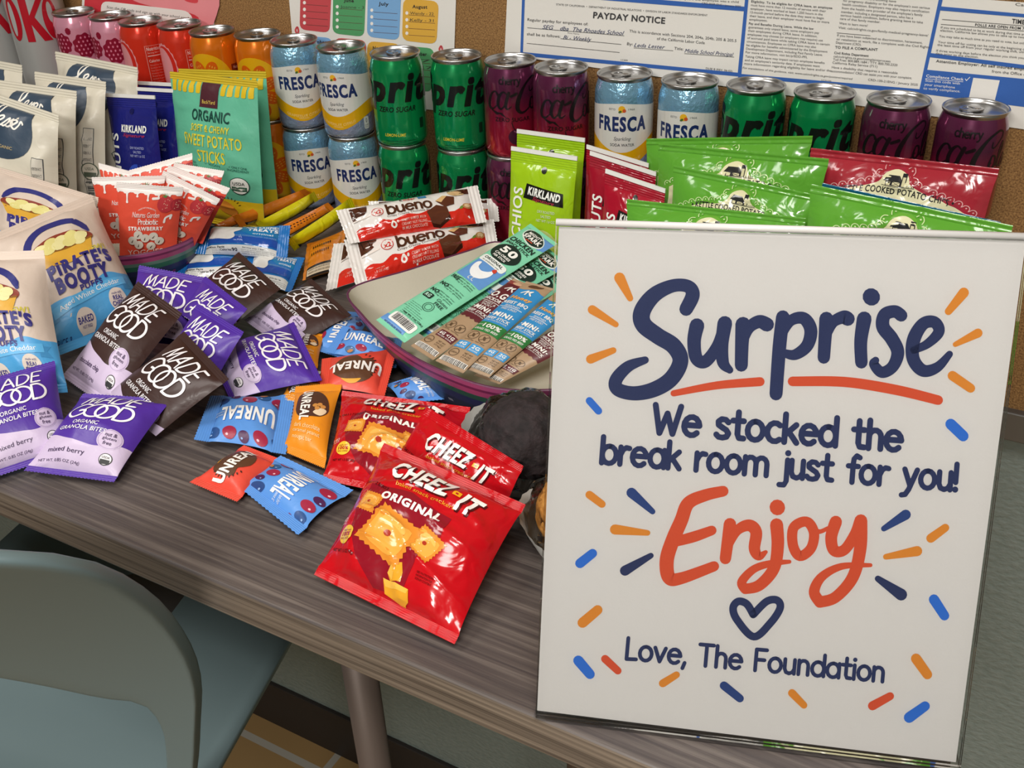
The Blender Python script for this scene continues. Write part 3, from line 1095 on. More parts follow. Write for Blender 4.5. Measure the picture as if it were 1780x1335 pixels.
ho, hi = resample(half, nn), resample(inn, nn)
ho = ho + [(-x, z) for x, z in ho[-2::-1]]
hi = hi + [(-x, z) for x, z in hi[-2::-1]]
NC = len(ho)
prof = [(0, 0), (.0, 3.5), (.015, 6), (.04, 7), (.1, 7)] + [(k / 10, 7) for k in range(2, 9)] + [(.9, 7), (.96, 7), (.985, 6), (1, 3.5), (1, 0), (1, -3.5), (.985, -6), (.96, -7), (.9, -7)] + \
    [(k / 10, -7) for k in range(8, 1, -1)] + [(.1, -7), (.04, -7), (.015, -6), (0, -3.5)]
vs, fs = [], []
for i in range(NC):
    for t, d in prof:
        u = ho[i][0] + (hi[i][0] - ho[i][0]) * t
        z = ho[i][1] + (hi[i][1] - ho[i][1]) * t
        vs.append(backpt(u, z, d))
np_ = len(prof)
for i in range(NC - 1):
    for k in range(np_):
        fs.append((i * np_ + k, i * np_ + (k + 1) % np_, (i + 1) * np_ + (k + 1) % np_, (i + 1) * np_ + k))
m.add(vs, fs, m_ch)
m.build('backrest', stool)
# seat pan: runs from under the backrest to beneath the table
SF = Vector((-.25, .968, 0))
SR = Vector((.968, .25, 0))
SO = Vector((-386, -590, -300))
vs, fs = [], []
nu, nv = 20, 24
for sgn in (0, -9):
    for j in range(nv + 1):
        t = j / nv
        for i in range(nu + 1):
            s_ = 2 * i / nu - 1
            wd = 205 - 12 * t - 60 * max(t - .82, 0) ** 2 * 20
            z = 16 * abs(s_) ** 3 + 70 * max(.12 - t, 0) ** 1.0 - 20 * max(t - .85, 0) - 8 * (1 - abs(s_)) + sgn
            p = SO + SF * (-90 + 400 * t) + SR * (s_ * wd)
            vs.append((p.x, p.y, SO.z + z))
w = nu + 1
n0 = (nv + 1) * w
for j in range(nv):
    for i in range(nu):
        f = (j * w + i, j * w + i + 1, (j + 1) * w + i + 1, (j + 1) * w + i)
        fs.append(f)
        fs.append(tuple(n0 + q for q in f[::-1]))
edge = [i for i in range(w)] + [j * w + nu for j in range(1, nv + 1)] + [nv * w + i for i in range(nu - 1, -1, -1)] + [j * w for j in range(nv - 1, 0, -1)]
for i in range(len(edge)):
    a0, b0 = edge[i], edge[(i + 1) % len(edge)]
    fs.append((b0, a0, a0 + n0, b0 + n0))
MB().add(vs, fs, m_ch).build('seat', stool)
pc = SO + SF * 150
MB().tube([(pc.x, pc.y, -312), (pc.x, pc.y, -TOP + 14)], 26, m_rail, 24).build('pedestal', stool)
MB().lathe([(0.01, 14), (40, 14), (150, 8), (190, 5), (192, 0), (0.01, 0)], m_rail, 40, (pc.x, pc.y, -TOP)).build('foot_plate', stool)
MB().lathe([(24, -15), (70, -15), (74, -10), (70, -6), (24, -6)], m_rail, 32, (pc.x, pc.y, -300)).build('seat_plate', stool)

# ---------------------------------------------------------------- drink cans
CR, CHH, PITCH = 28.8, 100.5, 97.0
m_lid, nt, b = nodes_mat('can_aluminium')
b.inputs['Base Color'].default_value = (.5, .5, .5, 1)
b.inputs['Metallic'].default_value = 1
b.inputs['Roughness'].default_value = .3
SEG = 64


def can_fn(x, y, off):
    """wrap a flat label round the can; x runs along the girth, 0 at the front (-Y)"""
    a = x / CR - math.pi / 2
    r = can_r(y) + off
    return (r * math.cos(a), r * math.sin(a), y)


CPROF = [(24.2, 3), (26.5, 4.5), (28.2, 7), (28.8, 10.5), (28.8, 30), (28.8, 60), (28.8, 82), (28.5, 85.5), (27.6, 89.5), (26.3, 93.5), (25.6, 96)]


def can_r(y):
    for (r0, z0), (r1, z1) in zip(CPROF, CPROF[1:]):
        if y <= z1:
            t = max((y - z0) / (z1 - z0), 0)
            return r0 + (r1 - r0) * t
    return CPROF[-1][0]


def can_metal(name, stops, bands=0, metallic=.6, rough=.16):
    m, nt, b = nodes_mat(name)
    tc = nt.nodes.new('ShaderNodeTexCoord')
    sp = nt.nodes.new('ShaderNodeSeparateXYZ')
    r = nt.nodes.new('ShaderNodeValToRGB')
    mr = nt.nodes.new('ShaderNodeMath')
    mr.operation = 'MULTIPLY'
    mr.inputs[1].default_value = 10.0
    nt.links.new(tc.outputs['Object'], sp.inputs[0])
    nt.links.new(sp.outputs['Z'], mr.inputs[0])
    el = r.color_ramp.elements
    for i, (p, c) in enumerate(stops):
        q = el[i] if i < 2 else el.new(p)
        q.position = p
        q.color = (*srgb(c), 1)
    nt.links.new(mr.outputs[0], r.inputs['Fac'])
    nt.links.new(r.outputs['Color'], b.inputs['Base Color'])
    b.inputs['Metallic'].default_value = metallic
    b.inputs['Roughness'].default_value = rough
    b.inputs['Coat Weight'].default_value = .5
    b.inputs['Coat Roughness'].default_value = .06
    if bands:
        n = nt.nodes.new('ShaderNodeTexNoise')
        n.inputs['Scale'].default_value = 260
        n.inputs['Detail'].default_value = 2
        bp = nt.nodes.new('ShaderNodeBump')
        bp.inputs['Strength'].default_value = bands
        bp.inputs['Distance'].default_value = .001
        nt.links.new(tc.outputs['Object'], n.inputs['Vector'])
        nt.links.new(n.outputs['Fac'], bp.inputs['Height'])
        nt.links.new(bp.outputs['Normal'], b.inputs['Normal'])
    return m


def art_fresca():
    a = Art()
    N = 36
    gir = 2 * math.pi * CR
    xs = [-gir / 2 + gir * i / N for i in range(N + 1)]
    top = lambda x: 75 + 2.6 * math.cos(x / CR * 2)
    bot = lambda x: 36.5 - 7.5 * math.cos(x / CR * 2)
    yb = lambda x: 21.5 - 7.5 * math.cos(x / CR * 2)
    for i in range(N):
        x0, x1 = xs[i], xs[i + 1]
        a.raw('#dddcd6', [(x0, bot(x0)), (x1, bot(x1)), (x1, top(x1)), (x0, top(x0))], [(0, 1, 2, 3)], 1)
        a.raw('#e0a90c', [(x0, yb(x0)), (x1, yb(x1)), (x1, bot(x1)), (x0, bot(x0))], [(0, 1, 2, 3)], 1)
    for sx in (0, gir / 2, -gir / 2):
        a.text('#1d2f63', 'FRESCA', sx, 57.5, 51, 15, 3, bold=.05)
        a.text('#4b5358', 'Sparkling', sx + 1, 42.6, 17, 4.8, 3, shear=.3)
        a.text('#363c42', 'SODA WATER', sx + 1, 36.8, 24, 2.9, 3, bold=.01)
        a.ell('#eab528', sx, 72.2, 3.4, 3.4, L=3, n=14)
        a.ell('#c9542f', sx + 2.4, 70.8, 1.8, 1.8, L=4, n=10)
        a.ell('#4d6b2c', sx - 1.6, 69.8, 1.8, 1.2, 30, L=4, n=10)
        a.text('#53585c', 'ESTD', sx - 9.4, 72, 6.4, 1.8, 3)
        a.text('#53585c', '1966', sx + 9.4, 72, 6.4, 1.8, 3)
        a.text('#f3d583', 'GRAPEFRUIT CITRUS', sx, 24, 40, 3, 3, arc=-4)
        a.text('#f3d583', 'ORIGINAL', sx, 17.8, 12, 1.9, 3, arc=-.5)
    for sx in (30, -60):
        a.rect('#d9dad7', sx, 12, sx + 7, 26, 3, 2)
        a.text('#30363c', '0', sx + 3.5, 21.5, 2.2, 5, 4)
        a.text('#30363c', 'CALORIES', sx + 3.5, 16.4, 5.6, 1.4, 4)
        a.text('#30363c', 'PER CAN', sx + 3.5, 14.2, 5.2, 1.2, 4)
    return a


def art_sprite():
    a = Art()
    gir = 2 * math.pi * CR
    for sx in (0, gir / 2):
        D = '#0e1512'
        # heavy slanted lower-case letters running off both sides of the can
        a.text(D, 'Sprite', sx - 1, 64, 112, 42, 2, bold=.05, shear=.25)
        a.text('#0f1613', 'ZERO SUGAR', sx - 4, 45.5, 43, 5.8, 3, bold=.02, shear=.25)
        a.text('#d7c53a', 'LEMON-LIME', sx - 8, 17.5, 24, 3.5, 3, bold=.02, shear=.2)
        for k in range(2):
            a.text('#0c3521', 'lemon-lime soda with other natural flavors', sx - 1, 11 - k * 2.6, 36, 1.7, 3)
        a.rect('#0c3521', sx + 22, 22, sx + 27.5, 33, 2, 1)
    return a


def art_cherry():
    a = Art()
    gir = 2 * math.pi * CR
    D = '#140d12'
    for sx in (0, gir / 2):
        a.hand('#150c12', 'cherry', sx - 15.5, 82, 7.2, 1.25, 3, rot=-1, width=22)
        # flowing script: c a - C o l a
        s = lambda p, w: a.stroke(D, [(sx + x, y + 9) for x, y in p], w, 2)
        s([(-17.5, 62), (-20, 65), (-24.5, 63), (-28.5, 55), (-28.5, 48.5), (-24, 47), (-19, 51)], [2.6, 1.5, 2.2, 3.6, 3.4, 1.8, 1])
        s([(-7.5, 62.5), (-11.5, 65), (-16, 60), (-17.5, 52), (-14.5, 47.5), (-10, 52), (-6.5, 62)], [1.4, 1.8, 3.2, 3.4, 1.9, 1.6, 2.6])
        s([(-5.6, 64), (-9.2, 52), (-7.6, 47.5), (-3.4, 50)], [3.4, 3.2, 1.8, .8])
        s([(-3.4, 60.6), (2.2, 63)], [2.6, 3])
        s([(25.5, 71), (26.5, 76.5), (21.5, 78), (12.5, 72), (5, 59), (3, 48), (7.5, 43), (14.5, 46), (19, 51)], [1.2, 1.4, 1.8, 2.4, 4.2, 4.4, 2.6, 1.6, .9])
        s([(17, 69), (17.2, 64.5), (20.5, 65), (25, 71)], [.9, 1.2, 1, 1])
        s([(17.5, 52), (19, 57), (22.4, 55.8), (23, 49.5), (19.8, 45.8), (17, 49.5), (18.4, 55.5)], [2, 1.4, 2, 2.4, 1.6, 2.2, 1.4])
        s([(24.5, 48), (29.5, 62), (28.5, 68.5), (26.2, 60), (27, 47.5), (30, 48)], [1.2, 1.5, 1.4, 2.2, 1.8, .8])
        s([(36.5, 55), (33, 57), (30.6, 49), (33, 46), (36.6, 54), (36, 46.6), (39, 48)], [1.4, 1.4, 2.2, 1.4, 2, 1.8, .8])
        a.poly('#190d10', [(sx - 29, 56.5), (sx - 19.5, 50), (sx - 16, 51.2), (sx - 8.5, 46.8), (sx - 13.5, 52.6), (sx - 18, 52.8)], 2)
        a.text('#1a0e11', 'ZERO SUGAR', sx - 2.5, 45.4, 38, 4.3, 3, bold=.012)
        a.ell('#3c0f2a', sx + 2, 27, 9.4, 8.4, L=2, n=22)
        a.ell('#7d4866', sx + 3.6, 32.6, 5.4, 1.7, -8, L=3, n=14)
        a.stroke('#2e0b1c', [(sx + .5, 33.5), (sx - 2, 37.5), (sx - 3.4, 42.5)], 1, 3)
    return a


def art_berry():
    a = Art()
    gir = 2 * math.pi * CR
    D = '#8a1030'
    for x, y, r, rot in ((3, 61, 15, 0), (-27, 64, 13, 0), (35, 62, 14, 20), (-58, 62, 15, 0), (68, 62, 14, 0), (-12, 22, 15, 0), (22, 20, 13, 0), (-45, 22, 14, 0), (55, 22, 14, 0)):
        a.ell(D, x, y, r, r, rot, 2, 60, .07, 9)
        for i in range(-2, 3):
            for j in range(-2, 3):
                px, py = i * 5.4 + (j % 2) * 2.7, j * 5.0
                if math.hypot(px, py) < r - 2.6:
                    a.ell('#dd7f98', x + px + py * .15, y + py, 1.15, 1.5, L=3, n=8)
    for x, y in ((-15, 80), (20, 82), (48, 80), (-42, 80)):
        a.ell(D, x, y, 3.6, 4.4, L=2, n=40, wob=.06, k=9)
    return a


def art_straw():
    a = Art()
    for x in (-34, 57):
        a.ell('#e79a9d', x, 52, 19, 29, L=1, n=80, wob=.03, k=20)
        a.ell('#cf2a1f', x + 1.5, 52.5, 16, 26, L=2, n=30)
        a.ell('#e6979c', x - 1, 52, 13.5, 24, L=3, n=30)
    x0 = -2
    a.rect('#e39b93', x0, 20, x0 + .6, 74, 2)
    a.rect('#e39b93', x0, 73.5, x0 + 26, 74, 2)
    a.text('#ecc4bd', 'Nutrition', x0 + 11, 70, 18, 4.4, 3, bold=.03)
    a.text('#ecc4bd', 'Serving Size 1 can', x0 + 12, 65, 19, 2.2, 3)
    a.rect('#ecc4bd', x0 + 2, 61, x0 + 25, 62, 3)
    a.text('#ecc4bd', 'Calories', x0 + 9, 55.4, 13, 3.6, 3, bold=.02)
    for k in range(9):
        a.text('#dd8a80', ['Total Fat 0g 0%', 'Sodium 0mg 0%', 'Total Carbohydrate 5g', 'Dietary Fiber 2g', 'Total Sugars 4g', 'Added Sugars 4g', 'Protein 0g', 'Not a source of', 'Vitamin D, calcium'][k], x0 + 12, 50 - k * 3.4, 19, 1.9, 3)
    a.rect('#e39b93', x0, 18.6, x0 + 26, 19.4, 2)
    for k in range(3):
        a.text('#dd8a80', 'carbonated water, juice, prebiotic', x0 + 13, 14 - k * 3, 24, 1.9, 3)
    return a


def art_orange():
    a = Art()
    D = '#d9600c'
    for x in (-16, 74):
        a.ell('#e2ab12', x, 38, 34, 41, L=1, n=36)
        for k in range(8):
            t = math.radians(22.5 + 45 * k)
            cx, cy = x + 19 * math.cos(t), 40 + 21 * math.sin(t)
            a.ell(D, cx, cy, 11, 7.4, math.degrees(t) + 0, 2, 18)
            for q in range(-1, 2):
                for w in range(-1, 2):
                    a.ell('#e9a43a', cx + q * 4.5 * math.cos(t) - w * 3 * math.sin(t), cy + q * 4.5 * math.sin(t) + w * 3 * math.cos(t), 1.5, .7, math.degrees(t), 3, 8)
    x0 = 16
    a.rect('#7e2a10', x0, 20, x0 + 20, 64, 2)
    a.text('#d8a58c', 'Nutrition', x0 + 10, 60, 15, 3.6, 3, bold=.02)
    for k in range(12):
        a.text('#c98f73', 'Total Carbohydrate 5g 2%', x0 + 10, 54 - k * 3, 16, 1.7, 3)
    return a


CAN_KINDS = {
    'fresca': ('citrus soda can', can_metal('holo_blue', [(0, '#9fb0c4'), (1, '#8fbfda'), (.3, '#9fa4cf'), (.62, '#689fc4')], 1.1, .55, .2), art_fresca, 'ink'),
    'sprite': ('green soda can', can_metal('bright_green', [(0, '#0c9a58'), (1, '#0b8f4f')], 0, .5), art_sprite, 'ink'),
    'cherry': ('dark cherry cola can', can_metal('cherry_fade', [(0, '#b01c34'), (1, '#713056'), (.36, '#a01e3a'), (.7, '#5c1f3e')], 0, .55), art_cherry, 'ink'),
    'berry': ('pink berry soda can', can_metal('candy_pink', [(0, '#e292ab'), (1, '#e7a2b8')], 0, .4), art_berry, 'ink'),
    'straw': ('red soda can', can_metal('coral_red', [(0, '#d92c1c'), (1, '#de3a24')], 0, .35), art_straw, 'ink'),
    'orange': ('orange soda can', can_metal('bright_orange', [(0, '#e06a10'), (1, '#e87a14')], 0, .4), art_orange, 'ink'),
}
CAN_NAME = {'fresca': 'citrus_soda_can', 'sprite': 'lemon_lime_soda_can', 'cherry': 'cherry_cola_can', 'berry': 'berry_soda_can', 'straw': 'strawberry_soda_can', 'orange': 'orange_soda_can'}
protos = {}


def make_can(kind):
    _, m, artf, fin = CAN_KINDS[kind]
    root = empty(CAN_NAME[kind], (0, 0, 0), 'x', 'can')
    mb = MB()
    mb.lathe(CPROF, m, SEG)
    a = cut_art(artf(), [2 * math.pi * CR / SEG * (i - 40) for i in range(81)], [z for _, z in CPROF])
    put_art(mb, a, can_fn, fin, .07, .1)
    mb.build('can_body', root, world=False)
    MB().lathe([(0, 5), (14, 4.5), (18.5, 2), (20.2, .1), (21.2, 0), (22, .8), (24.2, 3)], m_lid, SEG).build('base_ring', root, world=False)
    MB().lathe([(25.6, 96), (26.0, 97), (27.0, 98), (27.2, 99.6), (26.6, 100.5), (25.7, 100.2), (25.2, 98.8), (24.6, 96.6), (23.6, 96.2), (22.6, 97.1), (0.01, 97.1)], m_lid, SEG).build('lid', root, world=False)
    lid = root.children[-1] if root.children[-1].name.startswith('lid') else [c_ for c_ in root.children if c_.name.startswith('lid')][0]
    # ring pull: a flat plate with a finger hole
    mb = MB()
    out, inn = [], []
    for k in range(28):
        t = 2 * math.pi * k / 28
        cx, cy = math.cos(t), math.sin(t)
        out.append((7.6 * cx, 3 + 10.5 * cy * (1 if cy > 0 else .92)))
        inn.append((4.6 * cx, 6.4 + 4.4 * cy))
    vs = [(x, y, z) for z in (98.0, 99.1) for x, y in out] + [(x, y, z) for z in (98.0, 99.1) for x, y in inn]
    fs = []
    for k in range(28):
        j = (k + 1) % 28
        fs += [(28 + k, 28 + j, 84 + j, 84 + k), (k, 56 + k, 56 + j, j), (k, j, 28 + j, 28 + k), (56 + k, 84 + k, 84 + j, 56 + j)]
    mb.add(vs, fs, m_lid)
    mb.lathe([(3.2, 97), (3.2, 99.2), (2.4, 99.7), (0.01, 99.7)], m_lid, 16, (0, -1, 0))
    mb.build('pull_tab', lid, world=False, smooth=False)
    return root


def copy_thing(root):
    r = root.copy()
    COL.objects.link(r)
    for ch in list(root.children):
        c = ch.copy()
        COL.objects.link(c)
        c.parent = r
        for g in list(ch.children):
            d = g.copy()
            COL.objects.link(d)
            d.parent = c
    return r


CX = [-849, -780, -716, -653, -587, -521, -461, -390, -317, -247, -185, -123, -55, 12, 74, 137, 201, 264]
CY = [9, 9, 0, 4, -9, -3, -10, -15, -15, -2, 3, -3, 0, 0, 7, 8, 10, 10]
CK = ['berry'] * 2 + ['straw'] * 2 + ['orange'] * 2 + ['fresca'] * 2 + ['sprite'] * 2 + ['cherry'] * 2 + ['fresca'] * 2 + ['sprite'] * 2 + ['cherry'] * 2
# turn of each upper can's print away from the camera, degrees (positive = print turned to the right in the picture)
TURN = [4, -12, 0, 6, 0, 6, 0, -26, 0, -2, 6, 14, -4, -8, 4, 0, 6, 6]
TURN2 = [0, 0, 0, 0, 0, 8, 2, 2, 0, 2, 4, 0, 0, 0, 0, 0, 0, 0]
TABS = [20, -30, 60, -50, 40, 10, 0, 50, 25, 60, 70, 40, 85, 80, 15, 100, 60, 95]
WORD = {'berry': 'pink berry can', 'straw': 'red can', 'orange': 'orange can', 'fresca': 'blue and white can', 'sprite': 'green can', 'cherry': 'cherry cola can'}
WHERE = {0: 'leftmost pink stack, beside the silver bottle', 1: 'second pink stack, next to the red cans', 2: 'first red stack, nutrition panel facing out', 3: 'second red stack, above the teal pouches',
         4: 'first orange stack, beside the red cans', 5: 'second orange stack, beside the blue cans', 6: 'leftmost blue stack, beside the orange cans', 7: 'second blue stack, beside the green cans',
         8: 'leftmost green stack, in front of the calendar', 9: 'second green stack, by the calendar\'s right edge', 10: 'leftmost cherry stack, beside a green can', 11: 'second cherry stack, behind the lime pouches',
         12: 'third blue stack, right of the lime pouches', 13: 'fourth blue stack, left of the green cans', 14: 'third green stack, behind the green chip bags', 15: 'rightmost green stack, left of the cherry cans',
         16: 'third cherry stack, behind the red chip bag', 17: 'rightmost stack of the row'}
for i in range(18):
    kd = CK[i]
    for lev in (0, 1):
        if kd not in protos:
            o = protos[kd] = make_can(kd)
        else:
            o = copy_thing(protos[kd])
        dx, dy = CX[i] + (0 if lev else ((i * 37) % 5 - 2) * .6), CY[i] + (0 if lev else -((i * 23) % 4) * .5)
        face = math.atan2(CAM.y - dy, CAM.x - dx) + math.pi / 2
        o.location = W((dx, dy, lev * PITCH))
        o.rotation_euler = (0, 0, face + math.radians(TURN[i] if lev else TURN2[i]))
        tag(o, ('upper ' if lev else 'lower ') + WORD[kd] + ' of the ' + WHERE[i], 'can', WORD[kd] + 's stacked two high')
        tab = [g_ for c in o.children for g_ in c.children][0]
        tab.rotation_euler = (0, 0, math.radians(TABS[i]))
        if lev == 0:
            # the can above hides the ring pull
            pass

# ---------------------------------------------------------------- tall silver bottles at the left end
m_silver, nt, b = nodes_mat('silver_sleeve')
b.inputs['Base Color'].default_value = (*srgb('#b9bab8'), 1)
b.inputs['Metallic'].default_value = .45
b.inputs['Roughness'].default_value = .33
BR_ = 37.0
for i, (px, Y, lab, tw) in enumerate(((-916, 3, 'tall silver cola bottle with a big red word, left of the pink cans', -15), (-1010, 0, 'tall silver cola bottle cut off by the left picture edge', 6))):
    c = Vector((px, Y, 0))
    root = empty('cola_bottle', W((c.x, Y, 0)), lab, 'bottle', 'tall silver cola bottles')
    prof = [(0.01, 0), (30, 0), (34, 5), (BR_ - 1, 16), (BR_, 30), (BR_ - .6, 60), (BR_, 90), (BR_, 230), (BR_ - 2, 246), (BR_ - 9, 268), (BR_ - 19, 292), (15, 318), (13, 330)]
    mb = MB().lathe(prof, m_silver, 56, (c.x, Y, 0))
    face = math.atan2(CAM.y - Y, CAM.x - c.x) + math.radians(tw)
    a = Art()
    R1 = '#b81226'
    # large serif lettering
    y0 = 163
    a.stroke(R1, spline([(-28, 222), (-50, 205), (-50, 178), (-28, 163)]), [5, 13, 13, 5], 1, sm=False) if False else None
    a.ell(R1, -24, y0 + 27, 11, 28, L=1, n=28)
    a.ell('#b9bab8', -25.5, y0 + 27, 4.4, 22, L=2, n=28)
    a.rect(R1, -10, y0 - 2, 0, y0 + 88, 1)
    a.poly(R1, [(-2, y0 + 28), (12, y0 + 50), (20, y0 + 50), (6, y0 + 29), (22, y0 - 2), (11, y0 - 2), (-2, y0 + 24)], 1)
    a.ell(R1, 26, y0 + 25, 10, 26, L=1, n=28)
    a.ell('#b9bab8', 26.4, y0 + 33, 3.8, 13, L=2, n=24)
    a.rect('#b9bab8', 26.4, y0 + 12, 38, y0 + 22, 2)
    a.text('#6b1d2a', 'Diet', 22, y0 + 60, 26, 13, 2, bold=.01)
    for k in range(2):
        a.text('#7a5a5c', '0 CALORIES PER BOTTLE', 0, 92 - k * 5, 34, 3, 2)
        a.text('#9a4a4e', 'NET 2 L', 40, 92 - k * 5, 14, 3, 2)
    a = cut_art(a, [i * 3.5 - 70 for i in range(41)], [60, 90, 230])
    put_art(mb, a, lambda x, y, off: (c.x + (BR_ + off) * math.cos(face + x / BR_), Y + (BR_ + off) * math.sin(face + x / BR_), y), 'ink', .1, .2)
    mb.build('bottle_body', root)
    MB().lathe([(13, 326), (15, 327), (15, 345), (14, 347), (0.01, 347)], mat('#b81226', 'plastic'), 24, (c.x, Y, 0)).build('cap', root)

# ---------------------------------------------------------------- the sign in its clear holder
sv = Vector((-.262064, -.05224, .313013))
SROT = Matrix.Rotation(sv.length, 3, sv.normalized())
SN = SROT @ Vector((0, -1, 0))               # towards the reader
SP0 = Vector((158.8, -578.0, 1.5)) + SN * 5.2


def signpt(x, y, off=0.0):
    p = atplane(x, y, SP0, SN)
    return p + SN * off


sign = empty('sign_holder', W((260, -500, 0)), 'white printed "Surprise" sign in a clear slanted plastic holder at the table front', 'sign')
sign['label'] = 'large white Surprise sign in a clear slanted plastic holder at the table front'
m_acr = clear_mat('clear_acrylic', (.99, .99, .99), .012, .02)
A_, B_ = (971.7, 393.8), (1783.4, 418.7)
C_, D_ = (1661.4, 1325), (933.6, 1235)
mb = MB()
n = 10
g = lambda s_, t_: tuple((1 - t_) * ((1 - s_) * A_[k] + s_ * B_[k]) + t_ * ((1 - s_) * D_[k] + s_ * C_[k]) for k in (0, 1))
for off, fl in ((0, 0), (-.4, 1)):
    vs = [signpt(*g(i / n, j / n), off) for j in range(n + 1) for i in range(n + 1)]
    fs = [(j * 11 + i, (j + 1) * 11 + i, (j + 1) * 11 + i + 1, j * 11 + i + 1) for j in range(n) for i in range(n)]
    mb.add(vs, [f[::-1] for f in fs] if fl else fs, mat('#dfdcd9', 'paper'))
a = Art()
NV, OR, RD, BU, NB = '#232f5c', '#e08a2a', '#d8502c', '#2a6fd4', '#24407e'
M6 = lambda x, y: (900 + x / 2.0227, 380 + y / 2.0227)
M7 = lambda x, y: (900 + x / 2.0227, 800 + y / 2.0227)
S = 1 / 2.0227


def st(col, pts, w, M=M6, L=2, n=8):
    pp = [M(*p) for p in pts]
    w = [k * S for k in w] if isinstance(w, (list, tuple)) else w * S
    a.stroke(col, pp, w, L, n=n)


st(NV, [(592, 318), (615, 268), (598, 238), (545, 236), (480, 268), (438, 325), (442, 372), (492, 412), (548, 448), (572, 500), (540, 562), (480, 600), (410, 614), (352, 600), (346, 566), (388, 520), (448, 497)],
   [48, 50, 46, 46, 54, 60, 60, 58, 58, 56, 56, 54, 50, 48, 46, 40, 26])
st(NV, [(630, 376), (620, 430), (628, 490), (660, 502), (700, 450), (722, 385)], [52, 48, 46, 44, 40, 36])
st(NV, [(728, 368), (718, 440), (722, 505), (745, 532)], [52, 46, 42, 26])
st(NV, [(792, 372), (788, 440), (786, 515)], [54, 48, 46])
st(NV, [(790, 440), (812, 385), (848, 362), (876, 372)], [30, 40, 46, 50])
st(NV, [(932, 346), (920, 450), (908, 616)], [48, 48, 46])
st(NV, [(925, 415), (958, 360), (1004, 350), (1030, 390), (1018, 445), (975, 478), (935, 472)], [30, 38, 44, 46, 44, 38, 28])
st(NV, [(1085, 352), (1080, 425), (1076, 488)], [50, 46, 44])
st(NV, [(1084, 418), (1108, 365), (1145, 346), (1160, 352)], [28, 38, 46, 50])
st(NV, [(1218, 352), (1206, 430), (1208, 505)], [52, 46, 44])
a.stroke(NV, [M6(1242, 274), M6(1244, 276)], 60 * S, 2, sm=False)
st(NV, [(1348, 340), (1325, 326), (1290, 338), (1284, 380), (1315, 422), (1336, 470), (1318, 520), (1280, 540), (1252, 512), (1258, 498)], [44, 44, 46, 48, 48, 46, 42, 40, 34, 26])
st(NV, [(1392, 462), (1440, 440), (1480, 398), (1465, 364), (1425, 370), (1392, 425), (1390, 492), (1425, 534), (1475, 522), (1518, 476)], [26, 32, 40, 42, 44, 48, 46, 44, 36, 24])
st(RD, [(548, 614), (700, 586), (852, 573)], [22, 28, 32])
st(RD, [(966, 572), (1150, 574), (1330, 602), (1478, 638)], [34, 36, 36, 34])
for p, q, w, c, M in [((358, 208), (395, 280), (38, 22), OR, M6), ((262, 320), (345, 372), (32, 20), OR, M6), ((256, 494), (336, 463), (32, 22), OR, M6), ((252, 640), (284, 676), (26, 26), BU, M6),
                      ((1568, 260), (1514, 326), (36, 26), OR, M6), ((1618, 402), (1538, 442), (32, 18), OR, M6), ((1528, 552), (1592, 596), (34, 32), OR, M6), ((1522, 722), (1566, 764), (38, 38), BU, M6),
                      ((400, 114), (474, 180), (36, 20), NB, M7), ((252, 121), (296, 154), (28, 26), OR, M7), ((342, 243), (456, 255), (36, 20), OR, M7), ((219, 362), (263, 327), (34, 32), BU, M7),
                      ((377, 388), (468, 335), (36, 20), NV, M7), ((228, 571), (281, 526), (36, 34), OR, M7), ((213, 704), (254, 752), (36, 34), BU, M7), ((307, 698), (352, 740), (28, 26), RD, M7),
                      ((510, 784), (558, 754), (28, 24), OR, M7), ((725, 792), (781, 837), (30, 28), NB, M7), ((964, 818), (1006, 861), (28, 24), OR, M7), ((1247, 863), (1309, 829), (32, 28), RD, M7),
                      ((1376, 904), (1432, 864), (38, 34), BU, M7), ((1400, 697), (1440, 753), (36, 34), OR, M7), ((1463, 489), (1500, 546), (36, 34), BU, M7), ((1266, 416), (1348, 472), (22, 42), NV, M7),
                      ((1294, 339), (1404, 319), (20, 36), OR, M7), ((1364, 191), (1287, 240), (36, 20), NB, M7), ((1452, 274), (1503, 237), (32, 28), OR, M7)]:
    a.stroke(c, [M(*p), M(*q)], (w[0] * S, w[1] * S), 2, sm=False)
st(RD, [(722, 958), (660, 972), (600, 1000), (575, 1060), (545, 1130), (524, 1200), (532, 1262), (575, 1264), (690, 1222)], [38, 42, 46, 48, 50, 50, 48, 42, 36])
st(RD, [(560, 1134), (620, 1118), (682, 1096)], [36, 38, 34])
st(RD, [(746, 1074), (738, 1135), (730, 1195)], [44, 42, 40])
st(RD, [(736, 1160), (770, 1098), (812, 1078), (838, 1102), (832, 1160), (848, 1186), (872, 1172)], [26, 34, 42, 42, 40, 32, 14])
st(RD, [(910, 1076), (914, 1150), (900, 1230), (850, 1288), (800, 1302)], [46, 44, 42, 40, 36])
st(RD, [(800, 1302), (788, 1276), (830, 1232), (890, 1212), (955, 1206)], [36, 32, 28, 24, 14])
a.stroke(RD, [M6(912, 1014), M6(913, 1016)], 54 * S, 2, sm=False)
a.stroke(RD, [M6(*p) for p in ((1000, 1066), (968, 1090), (968, 1150), (992, 1186), (1030, 1160), (1042, 1110), (1026, 1072))], 36 * S, 2, closed=True)
st(RD, [(1034, 1092), (1062, 1100), (1090, 1088)], [22, 16, 14])
st(RD, [(1118, 1066), (1102, 1120), (1112, 1166), (1148, 1164), (1186, 1110), (1204, 1066)], [44, 42, 40, 38, 40, 44])
st(RD, [(1206, 1062), (1204, 1160), (1178, 1260), (1118, 1330), (1062, 1348)], [46, 44, 42, 40, 40])
st(RD, [(1062, 1348), (1042, 1310), (1070, 1258), (1140, 1222), (1240, 1218)], [40, 38, 32, 24, 14])
